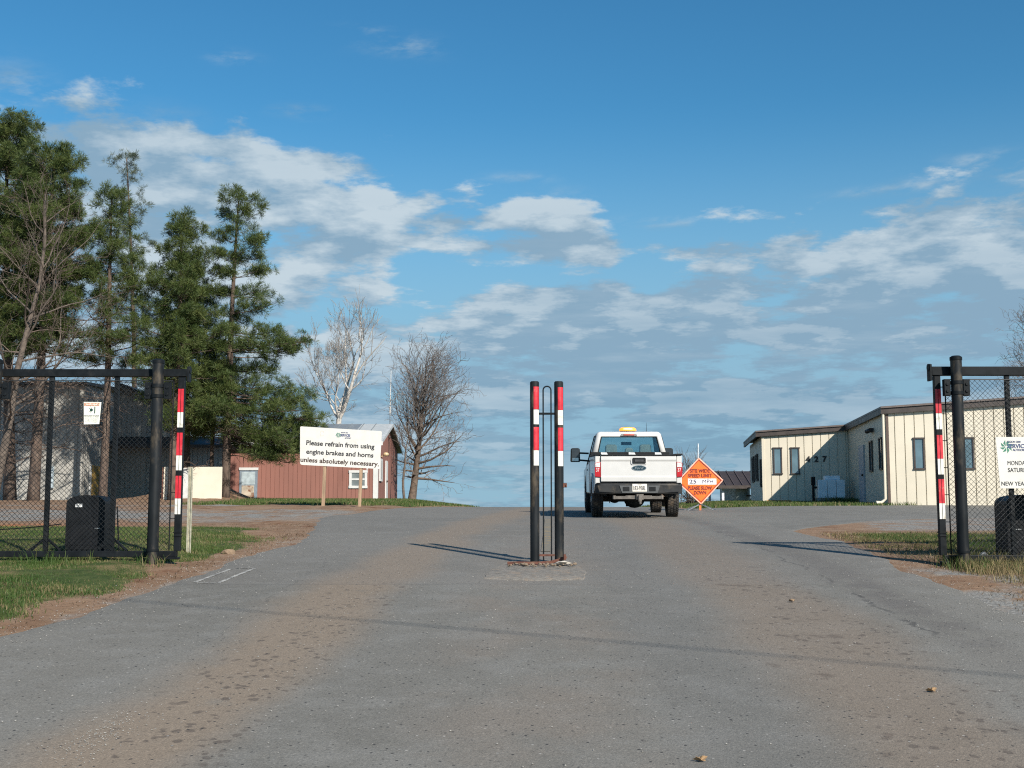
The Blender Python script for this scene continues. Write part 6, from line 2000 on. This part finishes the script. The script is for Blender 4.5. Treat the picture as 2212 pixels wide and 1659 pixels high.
def blades(name, n, xr, yr, hmin, hmax, w, seed, weight=grass_w, mat=None, lean=.55, label=None):
    r = np.random.default_rng(seed)
    x = r.uniform(*xr, n); y = r.uniform(*yr, n)
    # only what can be seen
    vis = np.abs(x) < .43 * y + .6
    x, y = x[vis], y[vis]
    p = weight(x, y) * (.75 + .45 * sstep(.34, .58, fbm(x, y, 91, 1.3)))
    keep = r.random(len(x)) < p
    x, y = x[keep], y[keep]; n = len(x)
    h = r.uniform(hmin, hmax, n) * (.55 + .9 * fbm(x, y, 93, .8))
    a = r.uniform(0, 6.283, n); la = r.uniform(0, 6.283, n); ll = r.uniform(.1, 1, n) * lean * h
    z = gz(x, y) - .015
    wx, wy = np.cos(a) * w / 2, np.sin(a) * w / 2
    lx, ly = np.cos(la) * ll, np.sin(la) * ll
    V = np.empty((n, 5, 3))
    V[:, 0] = np.stack([x - wx, y - wy, z], 1); V[:, 1] = np.stack([x + wx, y + wy, z], 1)
    V[:, 2] = np.stack([x + wx * .7 + lx * .35, y + wy * .7 + ly * .35, z + h * .6], 1); V[:, 3] = np.stack([x - wx * .7 + lx * .35, y - wy * .7 + ly * .35, z + h * .6], 1)
    V[:, 4] = np.stack([x + lx, y + ly, z + h], 1)
    i = np.arange(n) * 5
    me = bpy.data.meshes.new(name)
    nv = n * 5
    me.vertices.add(nv); me.vertices.foreach_set('co', V.ravel())
    lp = np.concatenate([np.stack([i, i + 1, i + 2, i + 3], 1), ], 0)
    tri = np.stack([i + 3, i + 2, i + 4], 1)
    me.loops.add(n * 7); me.polygons.add(n * 2)
    me.loops.foreach_set('vertex_index', np.concatenate([lp.ravel(), tri.ravel()]).astype(np.int32))
    ls = np.concatenate([np.arange(n) * 4, n * 4 + np.arange(n) * 3]); lt = np.concatenate([np.full(n, 4), np.full(n, 3)])
    me.polygons.foreach_set('loop_start', ls.astype(np.int32))
    try:
        me.polygons.foreach_set('loop_total', lt.astype(np.int32))
    except Exception:
        pass
    me.update(calc_edges=True); me.validate()
    me.materials.append(mat or BLADE)
    o = bpy.data.objects.new(name, me); COL.objects.link(o); o['kind'] = 'stuff'
    if label:
        o['label'] = label
    return o


blades('grass', 330000, (-11, -3.2), (8.5, 23), .02, .060, .0075, 1, label='green and straw coloured grass on the left verge')
blades('grass', 110000, (5.0, 11), (12, 21), .03, .10, .0085, 2, label='green and straw coloured grass on the right verge')


def dry_w(x, y):
    return ((sstep(13.2, 14.2, y) * (1 - sstep(15.6, 16.4, y)) * sstep(5.3, 6.0, x)) + sstep(11.6, 12.4, y) * (1 - sstep(13.6, 14.2, y)) * sstep(5.6, 6.2, x)) * sstep(.45, .6, fbm(x, y, 123, .9))


blades('dry_grass', 26000, (5.0, 8), (11, 17), .05, .20, .008, 3, weight=dry_w, mat=DRYB, lean=.9, label='dry straw coloured grass tufts by the foot of the right gate')


def tuft_w(x, y):
    return np.clip(np.exp(-(((x - 5.72) / .25) ** 2 + ((y - 15.25) / .22) ** 2)) + .9 * np.exp(-(((x - 6.05) / .35) ** 2 + ((y - 14.9) / .25) ** 2)) + np.exp(-(((x + 4.55) / .28) ** 2 + ((y - 15.3) / .2) ** 2)) + .6 * np.exp(-(((x + 5.8) / .5) ** 2 + ((y - 15.45) / .15) ** 2)), 0, 1)


blades('grass', 16000, (-7, 7.5), (14.3, 16), .08, .24, .009, 4, weight=tuft_w, lean=.7, label='longer grass tufts round the gate posts')
blades('grass', 60000, (-10.8, -.9), (36.2, 60), .05, .12, .022, 5, label='short green grass on the bank by the notice board')
blades('grass', 50000, (5.2, 14), (36.0, 56), .05, .13, .022, 6, label='short green grass in front of the cream building')


def weed_w(x, y):
    return np.exp(-(((x - 12.5) / .7) ** 2 + ((y - 44.6) / .5) ** 2))


blades('weeds', 9000, (10.5, 14.5), (43, 46), .12, .34, .03, 7, weight=weed_w, lean=.8, label='taller green weeds beside the air conditioner')

def litter_w(x, y):
    left = sstep(.0, .25, ROAD_L(y) - x) * (1 - sstep(1.6, 2.6, ROAD_L(y) - x)) * sstep(8, 9, y)
    right = sstep(.1, .4, x - ROAD_R(y)) * (1 - sstep(2.0, 3.5, x - ROAD_R(y))) * (1 - sstep(20.3, 21, y))
    return np.clip(left + right, 0, 1) * .9


LIT = blade_material('leaf_litter', (.10, .065, .038), (.17, .115, .065), (.26, .185, .11))
blades('litter', 60000, (-8, 9), (8.5, 24), .012, .05, .010, 8, weight=litter_w, mat=LIT, lean=2.6, label='straw and leaf litter on the bare soil beside the road')


def rough_w(x, y):
    return sstep(5.1, 5.5, x) * (1 - sstep(8.5, 10, x)) * sstep(15.8, 16.4, y) * (1 - sstep(20.4, 21.2, y)) * .6


blades('dry_grass', 40000, (5.0, 10), (15.5, 21.5), .02, .09, .009, 9, weight=rough_w, mat=DRYB, lean=1.3, label='short dry grass on the soil beyond the right gate')

# loose grit on the asphalt: pale stones, denser at the edges and in one streak at the lower left
r = np.random.default_rng(17)
gx = np.concatenate([r.normal(-2.55, .11, 700), ROAD_L(r.uniform(7, 20, 900)) + np.abs(r.normal(0, .14, 900)) - .12, r.uniform(-4, 4.7, 1300), 0 * r.random(500)])
gy = np.concatenate([r.normal(7.6, .35, 700), r.uniform(7, 20, 900), r.uniform(6.5, 22, 1300), 0 * r.random(500)])
gy[700:1600] = r.uniform(7, 20, 900); gx[700:1600] = ROAD_L(gy[700:1600]) + r.normal(-.12, .22, 900)
gy[-500:] = r.uniform(9, 16, 500); gx[-500:] = ROAD_R(gy[-500:]) + r.normal(.15, .2, 500)
V = []; F = []
s = r.uniform(.003, .0085, len(gx)); s[:700] *= np.where(r.random(700) < .5, .75, .2)
for k in range(len(gx)):
    z = G(gx[k], gy[k]) + .012; q = s[k]; i = len(V); a = r.uniform(0, 6.28)
    for j in range(5):
        V.append((gx[k] + q * math.cos(a + j * 1.2566) * r.uniform(.7, 1.3), gy[k] + q * math.sin(a + j * 1.2566) * r.uniform(.7, 1.3), z))
    V.append((gx[k], gy[k], z + q * .8))
    F += [(i + j, i + (j + 1) % 5, i + 5) for j in range(5)]
mb = MB(); mb.v = V; mb.f = F
o = mb.build('grit', M('pale_grit', (.25, .24, .22), rough=.95, var=.4, scale=40)); o['kind'] = 'stuff'

# fallen leaves
LEAF = M('tan_dead_leaf', (.32, .20, .10), rough=.85, var=.25, scale=40)
for k, (px, py, s, lab) in enumerate([(2012, 1498, .034, 'tan dead leaf on the asphalt at the right edge of the photo'), (1513, 1650, .034, 'tan dead leaf on the asphalt at the bottom edge of the photo')]):
    x, y = gp(px, py)
    mb = MB()
    out = [(math.cos(a) * s * (1 + .35 * math.sin(5 * a)), math.sin(a) * s * .7 * (1 + .35 * math.cos(4 * a)), .018 + .012 * math.sin(2 * a)) for a in np.linspace(0, 6.283, 18, endpoint=False)]
    mb.add([(0, 0, .004)] + out, [(0, 1 + i, 1 + (i + 1) % 18) for i in range(18)])
    o = mb.build('dead_leaf', LEAF); o.location = (x, y, G(x, y) + .012)
    so = o.modifiers.new('thickness', 'SOLIDIFY'); so.thickness = .002
    tag(o, lab, 'leaf', 'fallen leaves on the road')
